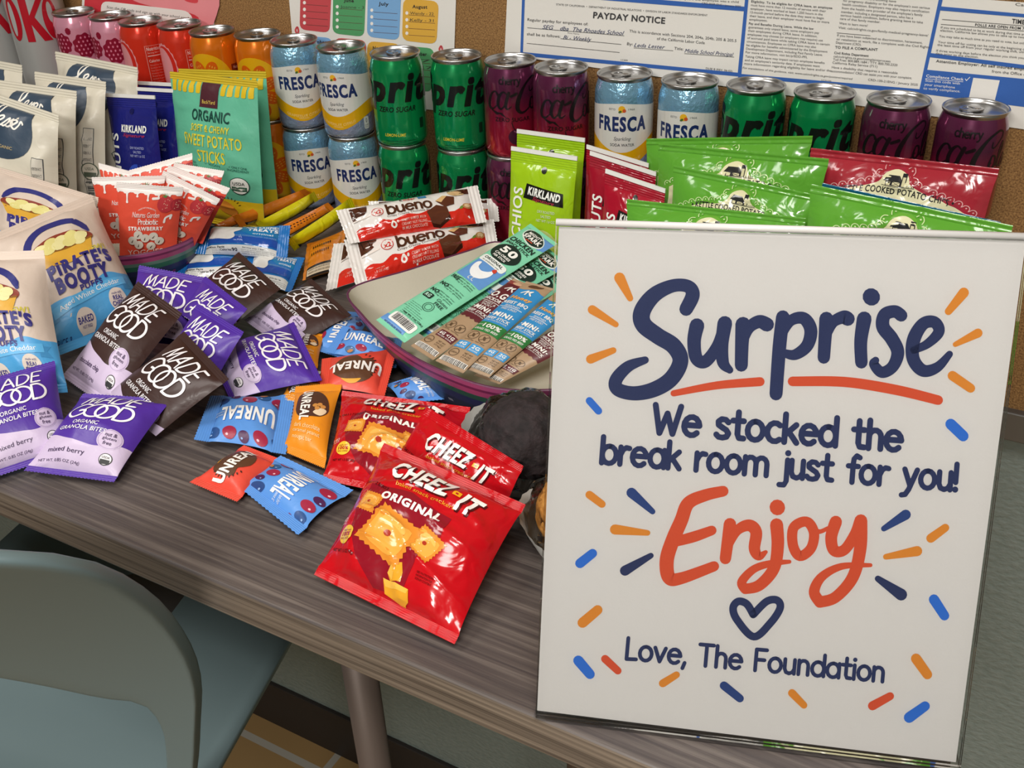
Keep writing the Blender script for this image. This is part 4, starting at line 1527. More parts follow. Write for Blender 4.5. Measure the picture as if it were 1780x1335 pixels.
st(NV, [(828, 542), (805, 505), (775, 496), (757, 520), (772, 562), (830, 620), (888, 572), (922, 520), (912, 492), (875, 496), (828, 542)], 27, M7)


def hand_px(col, s_, p, q, size, w, M):
    """hand lettering between two points of the picture's sign"""
    p, q = M(*p), M(*q)
    t = Art()
    L = math.dist(p, q)
    t.hand(col, s_, 0, 0, size * S, w * S, 3, width=L)
    ang = math.atan2(q[1] - p[1], q[0] - p[0])
    c, sn = math.cos(ang), math.sin(ang)
    for l_, co, vs, fs in t.p:
        a.raw(co, [(p[0] + x * c + y * sn, p[1] + x * sn - y * c) for x, y in vs], [f[::-1] for f in fs], l_)


hand_px(NV, 'We stocked the', (478, 752), (1345, 815), 98, 21, M6)
hand_px(NV, 'break room just for you!', (292, 858), (1540, 955), 92, 19, M6)
hand_px(NV, 'Love, The Foundation', (380, 698), (1284, 778), 74, 13.5, M7)
mb2 = MB()
for L, col, vs, fs in a.p:
    q = [signpt(x, y, .06 + .05 * L) for x, y in vs]
    ok = []
    for f in fs:
        nrm = Vector((0, 0, 0))
        for i in range(1, len(f) - 1):
            nrm += (q[f[i]] - q[f[0]]).cross(q[f[i + 1]] - q[f[0]])
        ok.append(f if nrm.dot(SN) > 0 else f[::-1])
    mb.add(q, ok, mat(col, 'paper'))
mb.build('printed_sheet', sign, smooth=False)
# clear front pane, rolled top edge, foot
pane = MB()
e0 = [signpt(*p, 0) for p in ((967, 391.5), (1788, 416), (1668, 1335), (932, 1244))]
ux = (e0[2] - e0[3]).normalized()
uy = (e0[0] - e0[3]).normalized()
ux = (ux - uy * ux.dot(uy)).normalized()
for off0, off1 in ((.5, 2.0), (-2.4, -.9)):
    v8 = [p + SN * o for o in (off1, off0) for p in e0]
    pane.add(v8, [(0, 3, 2, 1), (4, 5, 6, 7), (0, 1, 5, 4), (1, 2, 6, 5), (2, 3, 7, 6), (3, 0, 4, 7)], m_acr)
pane.build('clear_pane', sign, smooth=False)
roll = MB()
m_roll, nt, b = nodes_mat('painted_edge_highlight')
b.inputs['Base Color'].default_value = (*srgb('#dcdad8'), 1)  # white colour paints the highlight line along the holder's top edge
b.inputs['Roughness'].default_value = .12
b.inputs['Coat Weight'].default_value = .6
roll.tube([e0[0] + SN * .4 + uy * 1.6, e0[1] + SN * .4 + uy * 1.2], 1.8, m_roll, 12)
roll.build('top_edge', sign)
foot = MB()
m_pane, m_acr = m_acr, clear_mat('frosted_acrylic', (.98, .98, .98), 0, .4)
f0, f1 = e0[3], e0[2]
back = Vector((-SN.x, -SN.y, 0)).normalized()
lo = [Vector((p.x, p.y, 0.4)) for p in (f0 - ux * 1 - back * 2, f1 + ux * 1 - back * 2)]
hi = [lo[1] + back * 95, lo[0] + back * 95]
foot.add([*lo, *hi, *[p + Vector((0, 0, 2)) for p in lo], *[p + Vector((0, 0, 2)) for p in hi]],
         [(0, 3, 2, 1), (4, 5, 6, 7), (0, 1, 5, 4), (1, 2, 6, 5), (2, 3, 7, 6), (3, 0, 4, 7)], m_acr)
# low clear flap behind the sheet, a little wider than it
pk = [signpt(*p, -4.2) for p in ((936, 1052), (1674, 1258), (1672, 1338), (930, 1246))]
rc = [signpt(940, 1046, -4.2), signpt(1668, 1252, -4.2)]
pv = [pk[3], pk[0], rc[0], rc[1], pk[1], pk[2]]
foot.add([*pv, *[p + SN * 1.2 for p in pv]], [(0, 1, 2, 3, 4, 5)[::1], (11, 10, 9, 8, 7, 6)] + [(i, (i + 1) % 6, 6 + (i + 1) % 6, 6 + i) for i in range(6)], m_acr)
foot.build('holder_foot', sign, smooth=False)

# ---------------------------------------------------------------- artwork of the packets (x 0..100 across, y up)
def T(a, col, s, cx, cy, w, h, **k):
    return a.text(col, s, cx, cy, w, h, **k)


def art_granola(dark, flavour):
    a = Art(100, 128)
    LV = '#cdbcd9'
    INK = '#3c2350'
    a.poly(LV, spline([(-2, 44), (14, 45), (34, 39), (52, 36), (70, 34), (90, 41), (102, 44)], False, 5) + [(102, -2), (-2, -2)], 1)
    Wt = '#f1eef2'
    a.hand(Wt, 'MADE', 19, 97, 19, 2.3, 3, width=62, shear=.12)
    a.stroke(Wt, [(37, 92), (28, 95), (18, 88), (16, 78), (24, 71), (34, 75), (35, 81), (28, 81)], 2.7, 3)
    a.stroke(Wt, _arc(46, 82, 11.5, 11.5, 0, 345, 16), 2.7, 3, closed=True)
    a.stroke(Wt, _arc(59, 82, 11.5, 11.5, 0, 345, 16), 2.7, 3, closed=True)
    a.stroke(Wt, [(71, 93), (71, 71)], 2.7, 3, sm=False)
    a.stroke(Wt, [(71, 93)] + _arc(75, 82, 11, 11, 85, -85, 8) + [(71, 71)], 2.7, 3)
    T(a, Wt, 'ORGANIC', 46, 62, 30, 5.6, L=3, bold=.01)
    T(a, Wt, 'GRANOLA BITES', 46, 53.5, 54, 5.6, L=3, bold=.01)
    a.ell(LV, 80, 45, 12.5, 12.5, L=2, n=28)
    a.stroke('#b49fc4', _arc(80, 45, 11.2, 11.2, 0, 345, 18), .7, 3, closed=True)
    for i, s in enumerate(('nut &', 'gluten', 'free')):
        T(a, INK, s, 80, 50.5 - 5.4 * i, [12, 14, 9][i], 4.6, L=4, bold=.01)
    T(a, INK, flavour, 40, 24, 42, 6.4, L=3, bold=.006)
    T(a, INK, 'NET WT. 0.85 OZ (24g)', 34, 13.2, 48, 3.6, L=3)
    a.ell('#2b2b2e', 84, 22, 7, 7, L=2, n=20)
    a.ell('#e8e4e8', 84, 22, 6, 6, L=3, n=20)
    a.rect('#2b2b2e', 79, 16.5, 89, 21.5, 4)
    T(a, '#2b2b2e', 'USDA', 84, 24, 8, 2.6, L=4, bold=.01)
    return a


def candy(a, x, y, r, c, L=2):
    a.ell(c, x, y, r, r * .78, -12, L, 18)
    a.ell('#e9b9c6' if c == '#9c2140' else '#8fb0dd', x + r * .3, y + r * .34, r * .2, r * .13, -12, L + 1, 8)


def art_unreal_blue():
    a = Art(100, 68)
    for x, y, r, c in ((10, 58, 7, '#24467f'), (28, 61, 8, '#9c2140'), (46, 63, 6, '#4a1e4e'), (62, 60, 8, '#9c2140'), (80, 60, 7, '#234b86'), (90, 50, 6.5, '#9c2140'),
                       (16, 14, 8, '#9c2140'), (33, 8, 7.5, '#235a8c'), (48, 14, 8.5, '#9c2140'), (66, 8, 6, '#4a1e4e'), (80, 14, 8, '#24467f'), (92, 24, 6, '#4a1e4e'), (7, 34, 6.5, '#4a1e4e')):
        candy(a, x, y, r, c)
    a.ell('#b9793f', 34, 5, 4.4, 2.2, 20, 4, 10)
    T(a, '#f0f0ee', 'UNREAL', 47, 36, 60, 20, L=5, bold=.035)
    T(a, '#d7e3f2', 'dark chocolate', 82, 38, 17, 3.2, L=5)
    T(a, '#d7e3f2', 'peanut gems', 81, 33, 15, 3.2, L=5)
    return a


def art_unreal_red():
    a = Art(100, 84)
    a.poly('#5b3a26', spline([(22, 46), (26, 66), (44, 76), (66, 72), (80, 58), (80, 36), (70, 22), (56, 18), (46, 24), (40, 30), (28, 28)], True, 5), 2)
    a.poly('#e0a22c', spline([(38, 70), (46, 77), (58, 78), (68, 72), (60, 73), (48, 72)], True, 4), 3)
    for k in range(9):
        t = math.radians(150 + k * 12)
        a.ell('#3a2316', 50 + 30 * math.cos(t), 46 + 28 * math.sin(t), 2.2, 1.1, 150 + k * 12, 3, 8)
    T(a, '#f4f1ec', 'UNREAL', 50, 46, 74, 20, L=4, bold=.04)
    return a


def art_unreal_orange():
    a = Art(100, 150)
    a.poly('#4e2e22', spline([(16, 118), (40, 128), (66, 124), (86, 108), (92, 88), (80, 74), (56, 70), (28, 68), (14, 84)], True, 5), 2)
    a.poly('#e6cfae', spline([(60, 78), (74, 88), (88, 88), (86, 80), (76, 74)], True, 4), 3)
    for x, y in ((62, 92), (72, 95), (80, 92), (68, 87)):
        a.ell('#c98a45', x, y, 6, 3.6, 15, 4, 12)
    T(a, '#f4f0ea', 'UNREAL', 38, 96, 72, 24, L=5, bold=.04, rot=-86)
    for i, s in enumerate(('dark chocolate', 'caramel peanut', 'nougat bar')):
        T(a, '#f6d9a0', s, 50 - (i == 2) * 8, 52 - 11 * i, [64, 66, 48][i], 8, L=3)
    return a


def art_cheez():
    a = Art(100, 120)
    a.poly('#8c1424', [(13, 78), (44, 82), (62, 77), (74, 76), (74, 58), (66, 40), (62, 12), (42, 9), (26, 22), (14, 42), (10, 60)], 1)
    for dx, dy, c, L in ((1.2, -1.4, '#4f0a12', 2), (0, 0, '#f4f0ea', 4)):
        T(a, c, 'CHEEZ', 43 + dx, 98 + dy, 43, 17, L=L, bold=.05, shear=.12)
        T(a, c, 'IT', 78 + dx, 93 + dy, 14, 18, L=L, bold=.05, shear=.25)
    a.rect('#e8a51c', 66, 95, 71, 99, 5)
    a.rect('#b01020', 67.7, 96.3, 69.3, 97.7, 6)
    T(a, '#e9a02a', 'baked snack crackers', 51, 85, 42, 3.2, L=3)
    T(a, '#f6efe9', 'ORIGINAL', 47, 72, 44, 7, L=3, bold=.06)
    def cracker(cx, cy, w, h, rot, L):
        pts = []
        n = 7
        for s_ in range(4):
            for k in range(n * 2):
                t = k / (n * 2)
                p = [(-1 + 2 * t, -1), (1, -1 + 2 * t), (1 - 2 * t, 1), (-1, 1 - 2 * t)][s_]
                q = .94 if k % 2 else 1.03
                pts.append((p[0] * q * w / 2, p[1] * q * h / 2))
        c, s2 = math.cos(math.radians(rot)), math.sin(math.radians(rot))
        f = lambda x, y, sc=1: (cx + (x * c - y * s2) * sc, cy + (x * s2 + y * c) * sc)
        a.poly('#dc8a30', [f(x, y) for x, y in pts], L)
        a.poly('#e9a545', spline([f(x, y) for x, y in ((-.36 * w, -.3 * h), (0, -.4 * h), (.38 * w, -.3 * h), (.36 * w, .32 * h), (0, .25 * h), (-.38 * w, .36 * h))], True, 3), L + 1)
        a.poly('#f0b75a', spline([f(x, y) for x, y in ((-.3 * w, .1 * h), (0, .2 * h), (.3 * w, .14 * h), (.2 * w, .3 * h), (-.2 * w, .32 * h))], True, 3), L + 2)
        a.ell('#a8321a', cx, cy - h * .02, w * .075, h * .075, L=L + 3, n=12)
        rr = random.Random(int(cx * 7 + cy))
        for k in range(12):
            x, y = f(rr.uniform(-.42, .42) * w, rr.uniform(-.42, .42) * h)
            a.ell('#f5dcae', x, y, w * .02, w * .017, L=L + 3, n=6)
    cracker(19, 63, 17, 17, -4, 2)
    cracker(67, 50, 19, 20, -22, 2)
    cracker(43, 45, 34, 33, -16, 5)
    a.poly('#e3a02c', [(52, 28), (58, 31), (60, 25), (60, 19), (53, 17), (50, 21)], 3)
    a.poly('#efb94c', [(52, 28), (55, 24), (54, 18), (50, 21)], 4)
    a.poly('#e3a02c', [(48, 17), (66, 17), (67, 10), (64, 7), (50, 9)], 4)
    a.poly('#efb94c', [(48, 17), (66, 17), (65, 14), (50, 13)], 5)
    a.ell('#f0c23a', 13, 34, 6.4, 7, L=3, n=20)
    T(a, '#9a2412', 'made with', 13, 37, 8, 1.8, L=4)
    T(a, '#b3161c', '100%', 13, 34, 9, 3.4, L=4, bold=.04)
    T(a, '#9a2412', 'REAL CHEESE', 13, 30.8, 9, 1.6, L=4)
    T(a, '#e6c9c2', '140', 5, 45, 6, 3.6, L=3)
    T(a, '#e6c9c2', 'CALORIES', 5, 42, 6, 1.4, L=3)
    T(a, '#3a0a0c', 'NET WT 1.5 OZ (42g)', 15, 22, 20, 3, L=3, bold=.01)
    T(a, '#4a070c', 'SA 0411728803', 12, 80, 30, 2.6, L=3, rot=-10)
    for i in range(3):
        T(a, '#4a070c', ['SEE NUTRITION', 'INFORMATION FOR', 'SODIUM CONTENT'][i], 74, 30 - i * 2.2, 11, 1.5, L=3)
    return a


def art_bueno():
    a = Art(100, 34)
    a.poly('#cf2a1e', [(4, 0), (4, 7)] + spline([(4, 8), (12, 12), (20, 10), (27, 14), (34, 12), (44, 15), (52, 13), (60, 16)], False, 4) + [(66, 12), (78, 12), (92, 20), (97, 22), (97, 0)], 1)
    a.poly('#4b271a', spline([(5, 34), (5, 22), (12, 21), (18, 26), (20, 34)], False, 3), 1)
    a.stroke('#efe6df', [(4, 21), (11, 19.5), (19, 21)], 1.4, 3)
    for x in (9, 13.5):
        a.stroke('#2c140d', [(x, 34), (x + 1.4, 25)], .5, 3, sm=False)
    a.poly('#5a3020', [(58, 14), (66, 20), (73, 17), (74, 9), (66, 2), (60, 4)], 3)
    a.poly('#3a1c12', [(60, 4), (66, 2), (74, 9), (74, 5), (66, 0), (61, 1)], 4)
    a.poly('#5a3020', [(66, 24), (72, 29), (80, 26), (79, 19), (72, 17)], 3)
    a.poly('#d9b27a', [(66, 24), (72, 29), (75, 28), (70, 22)], 4)
    a.poly('#4b271a', [(76, 34), (82, 27), (97, 30), (97, 34)], 2)
    a.poly('#d8b484', spline([(76, 32), (80, 27), (88, 28), (84, 32)], True, 3), 3)
    a.ell('#b98552', 88, 16, 3.4, 3.2, L=3, n=14)
    a.ell('#e2c79a', 88, 16.2, 2.2, 2, L=4, n=12)
    a.ell('#6d8a3a', 84, 15, 2.6, 1.2, 40, 3, 10)
    a.ell('#e3ddd8', 25, 22.5, 3.9, 4.1, L=3, n=20)
    a.stroke('#c9302a', _arc(25, 22.5, 3.8, 4, 0, 345, 16), .5, 4, closed=True)
    T(a, '#c9302a', 'x2', 25, 22.4, 4.8, 4.2, L=5, bold=.03)
    a.hand('#4a2a1b', 'bueno', 31.5, 18.2, 10.6, 1.7, 4, width=31)
    T(a, '#4a2a1b', 'Crispy Creamy Chocolate Bar', 46, 15.8, 31, 2.3, L=4)
    T(a, '#2a1a16', 'K', 43, 31.4, 2.2, 3.4, L=4, bold=.03)
    T(a, '#c9302a', 'inder', 48.8, 31.4, 8.4, 3.4, L=4, bold=.03)
    a.rect('#3a86b8', 55, 30, 61, 33.4, 3)
    a.stroke('#f2eee8', [(33.4, 10.6), (32, 7), (33.6, 5), (35.2, 7), (33.4, 10.6)], 1.3, 3)
    a.ell('#f2eee8', 36.6, 9.4, .8, 1.3, L=3, n=8)
    for i, s in enumerate(('CRISPY WAFER WITH', 'CREAMY NUT FILLING', 'IN MILK CHOCOLATE')):
        T(a, '#eab9ad', s, 48, 9.6 - i * 3.1, 18, 2.2, L=3, bold=.01)
    T(a, '#eab9ad', 'NET WT', 17.5, 6.6, 6, 1.7, L=3)
    T(a, '#eab9ad', '1.5 OZ (43g)', 18, 4.2, 9, 1.7, L=3)
    return a


def art_treat():
    a = Art(100, 46)
    B1, B2 = '#1f4ea8', '#1d78b0'
    a.poly('#e6e6e2', spline([(14, 44), (36, 45), (50, 42), (50, 36), (44, 32), (46, 25), (40, 20), (26, 22), (18, 22), (12, 28)], True, 5), 3)
    a.rect(B1, 0, 14, 100, 25, 1)
    a.poly(B2, [(50, 46), (100, 46), (100, 30), (62, 28), (48, 36)], 1)
    T(a, '#dfe6ee', 'RICE KRISPIES', 72, 42.5, 34, 3.6, L=3, bold=.03)
    T(a, '#e8edf2', 'TREATS', 73, 37.6, 30, 4.8, L=3, bold=.05)
    T(a, '#cfe0ee', 'original', 74, 30.6, 20, 3.6, L=3, bold=.02)
    T(a, '#7ea2d8', 'CRISPY MARSHMALLOW SQUARES', 66, 26, 42, 2.6, L=3)
    a.rect('#d9dad8', 8, 0, 92, 11.5, 2, 2)
    T(a, '#222226', 'Nutrition Facts', 22, 8.6, 26, 3, L=3, bold=.03)
    T(a, '#222226', 'Calories', 36, 5.0, 13, 2.6, L=3, bold=.02)
    T(a, '#222226', '90', 46, 5.4, 6, 4, L=3, bold=.04)
    T(a, '#222226', 'Serving size 1 bar', 66, 8.0, 22, 2, L=3, bold=.02)
    for i in range(3):
        T(a, '#55565a', 'Amount per serving Total Fat 2g Sodium 105mg', 70, 5.6 - i * 1.9, 34, 1.2, L=3)
        T(a, '#55565a', 'Total Carb. 17g Protein 1g', 20, 5.6 - i * 1.9, 18, 1.2, L=3)
    return a


def art_candybar(dark, word):
    a = Art(100, 24)
    a.rect('#1d1a1c', 4, 0, 96, 6, 1)
    a.rect('#c9b9a0', 10, 1, 94, 4.6, 2)
    for i in range(2):
        T(a, '#4a3a2c', 'INGREDIENTS: SUGAR, PEANUTS, MILK CHOCOLATE, CORN SYRUP', 52, 3.7 - 1.6 * i, 78, 1.0, L=3)
    if dark:
        for i in range(9):
            a.rect('#3a1f12', 16 + i * 5.4, 13, 18.4 + i * 5.4, 14.6, 2)
            a.rect('#3a1f12', 18 + i * 5.4, 17.4, 21 + i * 5.4, 19, 2)
    return a


def art_yog():
    a = Art(100, 130)
    R1, Wt = '#e2523c', '#f2ece8'
    a.rect(Wt, 0, 119, 100, 132, 1)
    a.poly(Wt, [(-1, 124)] + [p for x in range(0, 100, 16) for p in ((x + 2, 117), (x + 8, 121), (x + 13, 117))] + [(101, 118), (101, 124)], 2)
    for x, d in ((17, 14), (50, 9), (82, 10), (33, 4), (66, 4)):
        a.stroke(Wt, [(x, 120), (x, 118 - d * .6), (x, 118 - d)], [4, 2.2, 3.8], 2)
    a.stroke(Wt, [(66, 113), (58, 112)], 4, 2, sm=False)
    rr = random.Random(4)
    for k in range(40):
        a.ell('#e8705c', rr.uniform(5, 95), rr.uniform(20, 105), .45, .45, L=2, n=6)
    for x, y, r, c in ((78, 103, 13, '#b5333a'), (95, 102, 10, '#a32a34')):
        a.ell(c, x, y, r, r * 1.08, L=3, n=22)
        for k in range(14):
            t, q = k * 2.4, r * .25 * (k % 4) * .9
            a.ell('#e0a08c', x + q * math.cos(t), y + q * math.sin(t), .7, .9, L=4, n=6)
    for k in range(6):
        t = math.radians(30 + 24 * k)
        a.poly('#4e7a3a', [(76, 114), (76 + 9 * math.cos(t), 114 + 8 * math.sin(t)), (78, 115)], 5)
    a.stroke(Wt, [(88, 84), (80, 80), (78, 72)], [4, 3, 3.6], 3)
    a.stroke(Wt, [(88, 84), (87, 78)], [4, 3], 3, sm=False)
    T(a, Wt, 'MADE WITH PROBIOTICS', 50, 92, 28, 2.4, L=3, arc=5)
    T(a, Wt, 'Natures Garden', 48, 85, 44, 9, L=3, shear=.25)
    a.hand(Wt, 'Probiotic', 36, 68.5, 9, 1.2, 3, width=32)
    T(a, Wt, 'STRAWBERRY', 48, 61, 58, 7.2, L=3, bold=.05)
    for i, (x, y) in enumerate(((36, 50), (26, 40), (48, 44), (62, 47), (72, 38), (37, 32), (58, 29))):
        a.ell('#a8342a', x + 1, y - 1.6, 8, 7.6, L=3 + i % 2, n=18)
        a.ell('#d8d4c8', x, y, 7.8, 7.6, L=5 + i % 2, n=20)
        a.stroke('#4c4238', [(x - 1, y - 3), (x + 2 - i % 3, y + 1)], [1.8, .6], 7, sm=False)
    T(a, '#f2d6d0', 'YOGGIES', 47, 17, 62, 11, L=3, bold=.01)
    return a


def art_puffs():
    a = Art(100, 126)
    NV, LB = '#332f7c', '#4da3dc'
    a.poly(LB, spline([(-2, 30), (14, 36), (30, 36), (44, 33), (58, 38), (74, 44), (90, 42), (102, 44)], False, 5) + [(102, -2), (-2, -2)], 1)
    # round blue badge with a bowl of puffs
    a.stroke('#2c2f78', _arc(47, 84, 30, 22, 8, 172, 16), [4, 7, 7, 7, 7, 7, 7, 7, 7, 7, 7, 7, 7, 7, 7, 7, 4], 2, sm=False)
    a.poly('#8a3a2c', spline([(17, 84), (47, 92), (77, 84), (72, 74), (47, 70), (22, 74)], True, 5), 3)
    a.poly('#d9a63a', [(18, 78), (47, 74), (76, 78), (70, 64), (47, 60), (24, 64)], 4)
    a.stroke('#8a5a20', [(18, 78), (47, 74), (76, 78)], 1.6, 5)
    for i, (x, y) in enumerate(((28, 82), (38, 85), (48, 84), (58, 85), (67, 82), (33, 78), (43, 79), (54, 79), (63, 78))):
        a.ell('#dcd286' if i % 2 else '#e6dea0', x, y, 6.6, 4.6, (i * 37) % 40 - 20, 6, 12)
    T(a, '#c9bb4e', 'NEW!', 74, 66, 22, 5.4, L=3, bold=.04, rot=6)
    T(a, NV, 'PIRATE\'S', 55, 58, 62, 12, L=4, bold=.07, arc=1.5)
    T(a, NV, 'BOOTY', 52, 46, 52, 13, L=4, bold=.07)
    T(a, NV, 'PUFFS', 57, 38, 22, 5, L=4, bold=.05)
    a.poly('#4390c6', [(10, 32), (20, 30), (20, 22), (10, 20), (14, 26)], 3)
    a.poly('#4390c6', [(96, 38), (86, 36), (86, 28), (96, 28), (92, 33)], 3)
    a.poly('#5db2e6', [(16, 24), (50, 28), (90, 32), (90, 39), (50, 36), (16, 32)], 4)
    T(a, '#f2f2ee', 'Aged White Cheddar', 53, 31.8, 62, 5.2, L=5, rot=5.5)
    a.ell('#ddd0c4', 42, 15, 9, 9, L=3, n=24)
    T(a, NV, 'BAKED', 42, 16, 14, 4.6, L=4, bold=.03)
    T(a, NV, 'NOT FRIED', 42, 11.6, 9, 1.8, L=4)
    a.ell('#ddd0c4', 76, 21, 9, 9, L=3, n=24)
    T(a, NV, 'made with', 76, 25.6, 10, 2, L=4)
    T(a, NV, 'REAL', 76, 22, 10, 3.4, L=4, bold=.03)
    T(a, NV, 'CHEESE', 76, 18, 14, 3.4, L=4, bold=.03)
    T(a, '#1f3a78', 'RICE &', 20, 8, 14, 3.6, L=3)
    T(a, '#1f3a78', 'CORN PUFFS', 25, 3.4, 24, 3.6, L=3)
    return a


def art_popcorn():
    a = Art(100, 150)
    NV = '#36475a'
    a.poly(NV, spline([(20, 108), (24, 138), (34, 148), (64, 148), (76, 141), (81, 124), (74, 104), (48, 96)], True, 4), 2)
    a.put(_lesser, 31, 127, .98)
    T(a, '#c9b27c', 'ORGANIC', 51, 108, 22, 3, L=4)
    a.ell('#d9a92c', 88, 22, 9, 10, L=2, n=20)
    T(a, '#f2ead2', 'GLUTEN', 88, 24, 11, 2.4, L=3)
    T(a, '#f2ead2', 'FRIENDLY', 88, 20.6, 12, 2.4, L=3)
    a.ell('#54604f', 88, 60, 8, 9, L=4, n=22)
    a.ell('#d8d2c2', 88, 60, 7, 8, L=5, n=22)
    a.rect('#54604f', 82, 54, 94, 59, 6)
    T(a, '#54604f', 'USDA', 88, 62.6, 8, 2.8, L=6, bold=.01)
    # nutrition strip and bar code down the side
    a.rect('#3c3f42', 82, 12, 92, 104, 1)
    a.rect('#cfcabd', 82.6, 12.6, 91.4, 103.4, 2)
    for k in range(20):
        a.rect('#3c3f42', 83.5, 15 + k * 1.9, 90.5, 15.8 + k * 1.9 + (k % 3) * .3, 3)
    for k in range(6):
        T(a, '#3c3f42', 'NUTRITION FACTS', 87, 58 + k * 7, 7, 3, L=3)
    return a


_lesser = Art()
for pts, w in (([(0, 4), (6, 6), (12, 15), (10, 19), (7, 15), (7, 4), (10, 1), (14, 5)], 1.8), ([(14, 4), (18, 8), (17, 10), (14, 8), (14, 3), (17, 1), (20, 4)], 1.7),
               ([(20, 4), (24, 9), (24, 4), (21, 1), (19, 2)], 1.7), ([(24, 4), (28, 9), (28, 4), (25, 1), (23, 2)], 1.7), ([(28, 3), (32, 7), (31, 9), (28, 7), (28, 2), (31, 0), (34, 4), (35, 8), (37, 7), (38, 6)], 1.7)):
    _lesser.stroke('#f0ede4', pts, w, 4)


def art_nuts(kind):
    base, strip, blob, blob2, word, logo = {
        'navy': ('#1b2070', '#d9dbe2', '#2e4cb4', '#2743a4', 'NUTS', None),
        'lime': ('#9cc41c', '#e9ecd8', '#cddc86', '#b7cf52', 'PISTACHIOS', '#151512'),
        'red': ('#a3142a', '#e8e0dc', '#b9303e', '#8d1024', 'PEANUTS', '#151512')}[kind]
    a = Art(100, 160)
    Wt = '#eef0ea'
    a.ell(blob, 62, 46, 26, 30, 20, 2, 26)
    a.ell(blob2, 74, 30, 22, 28, -35, 3, 26)
    a.poly(base, [(62, 76), (58, 40), (84, 66)], 4) if kind == 'navy' else None
    if logo:
        a.poly(logo, [(30, 124), (86, 118), (88, 103), (26, 108)], 3)
        T(a, Wt, 'KIRKLAND', 58, 114.6, 50, 9, L=4, bold=.05, shear=.1, rot=-5)
        T(a, '#b8324a', 'Signature', 58, 107, 34, 5, L=4, shear=.4, rot=-5)
    else:
        T(a, Wt, 'KIRKLAND', 58, 119, 50, 9, L=4, bold=.05, shear=.1)
        T(a, '#b8324a', 'Signature', 58, 110.6, 44, 5, L=4, shear=.4)
    for i, s in enumerate(('DRY ROASTED', 'SALTED', 'NET WT 1.6 OZ')):
        T(a, '#d5dcc8' if kind != 'navy' else '#aab2dd', s, 64, 96 - i * 5, [26, 15, 28][i], 3, L=4)
    h = {'NUTS': 56, 'PISTACHIOS': 104, 'PEANUTS': 72}[word]
    T(a, Wt, word, 17, (112 if kind == 'navy' else 118) - h / 2, h, 17, L=5, bold=.02, rot=90)
    a.ell('#20241a' if kind != 'navy' else '#12164e', 54, 140, 4, 3.6, L=3, n=16)
    return a


def art_sweet():
    a = Art(100, 172)
    G, Y, M = '#62b898', '#d9b81c', '#4c1f2a'
    a.rect(Y, 0, 0, 100, 36, 1)
    for i in range(13):
        if i not in (5, 6, 7):
            a.rect(Y, 3 + i * 7.4, 152, 8.2 + i * 7.4, 166, 2, 1.5)
    a.rect(M, 39, 138, 60, 172, 3)
    T(a, '#e3c65a', 'BackYard', 49.5, 144, 15, 4, L=4)
    T(a, '#14443c', 'ORGANIC', 52, 129, 44, 12.5, L=4, bold=.02)
    T(a, '#e2d33c', 'SOFT & CHEWY', 52, 115, 44, 8, L=4, bold=.02)
    T(a, '#e2d33c', 'SWEET POTATO', 52, 101, 66, 13.5, L=4, bold=.012)
    T(a, '#e2d33c', 'STICKS', 52, 83.5, 32, 13.5, L=4, bold=.012)
    for x, l1, l2 in ((24, '\u2713 NO ADDED', 'PRESERVATIVES'), (53, '\u2713 VEGAN', ''), (80, '\u2713 ONLY ONE', 'INGREDIENT')):
        T(a, '#1d5a4e', l1, x, 75, 18, 2.6, L=4, rot=-4)
        if l2:
            T(a, '#1d5a4e', l2, x, 71.4, 21, 2.6, L=4, rot=-4)
    a.ell('#173f36', 80, 54, 10, 10, L=3, n=26)
    a.ell('#e8ebe4', 80, 54, 9.2, 9.2, L=4, n=26)
    a.rect('#2d5a44', 72.6, 48, 87.4, 53, 5)
    T(a, '#2c3a34', 'USDA', 80, 56.6, 11, 3.6, L=5, bold=.02)
    T(a, '#e8ebe4', 'ORGANIC', 80, 50.6, 12, 2, L=6)
    a.poly('#a8506a', spline([(14, 60), (30, 68), (44, 62), (50, 46), (36, 42), (20, 46)], True, 5), 3)
    a.poly('#d8892c', spline([(60, 34), (68, 30), (74, 22), (66, 16), (56, 20), (52, 28)], True, 4), 4)
    for k in range(9):
        t = math.radians(20 + k * 16)
        a.stroke('#4a3a1a', [(64 + 13 * math.cos(t), 27 + 10 * math.sin(t)), (64 + 15 * math.cos(t), 27 + 12 * math.sin(t))], .8, 3, sm=False)
    return a


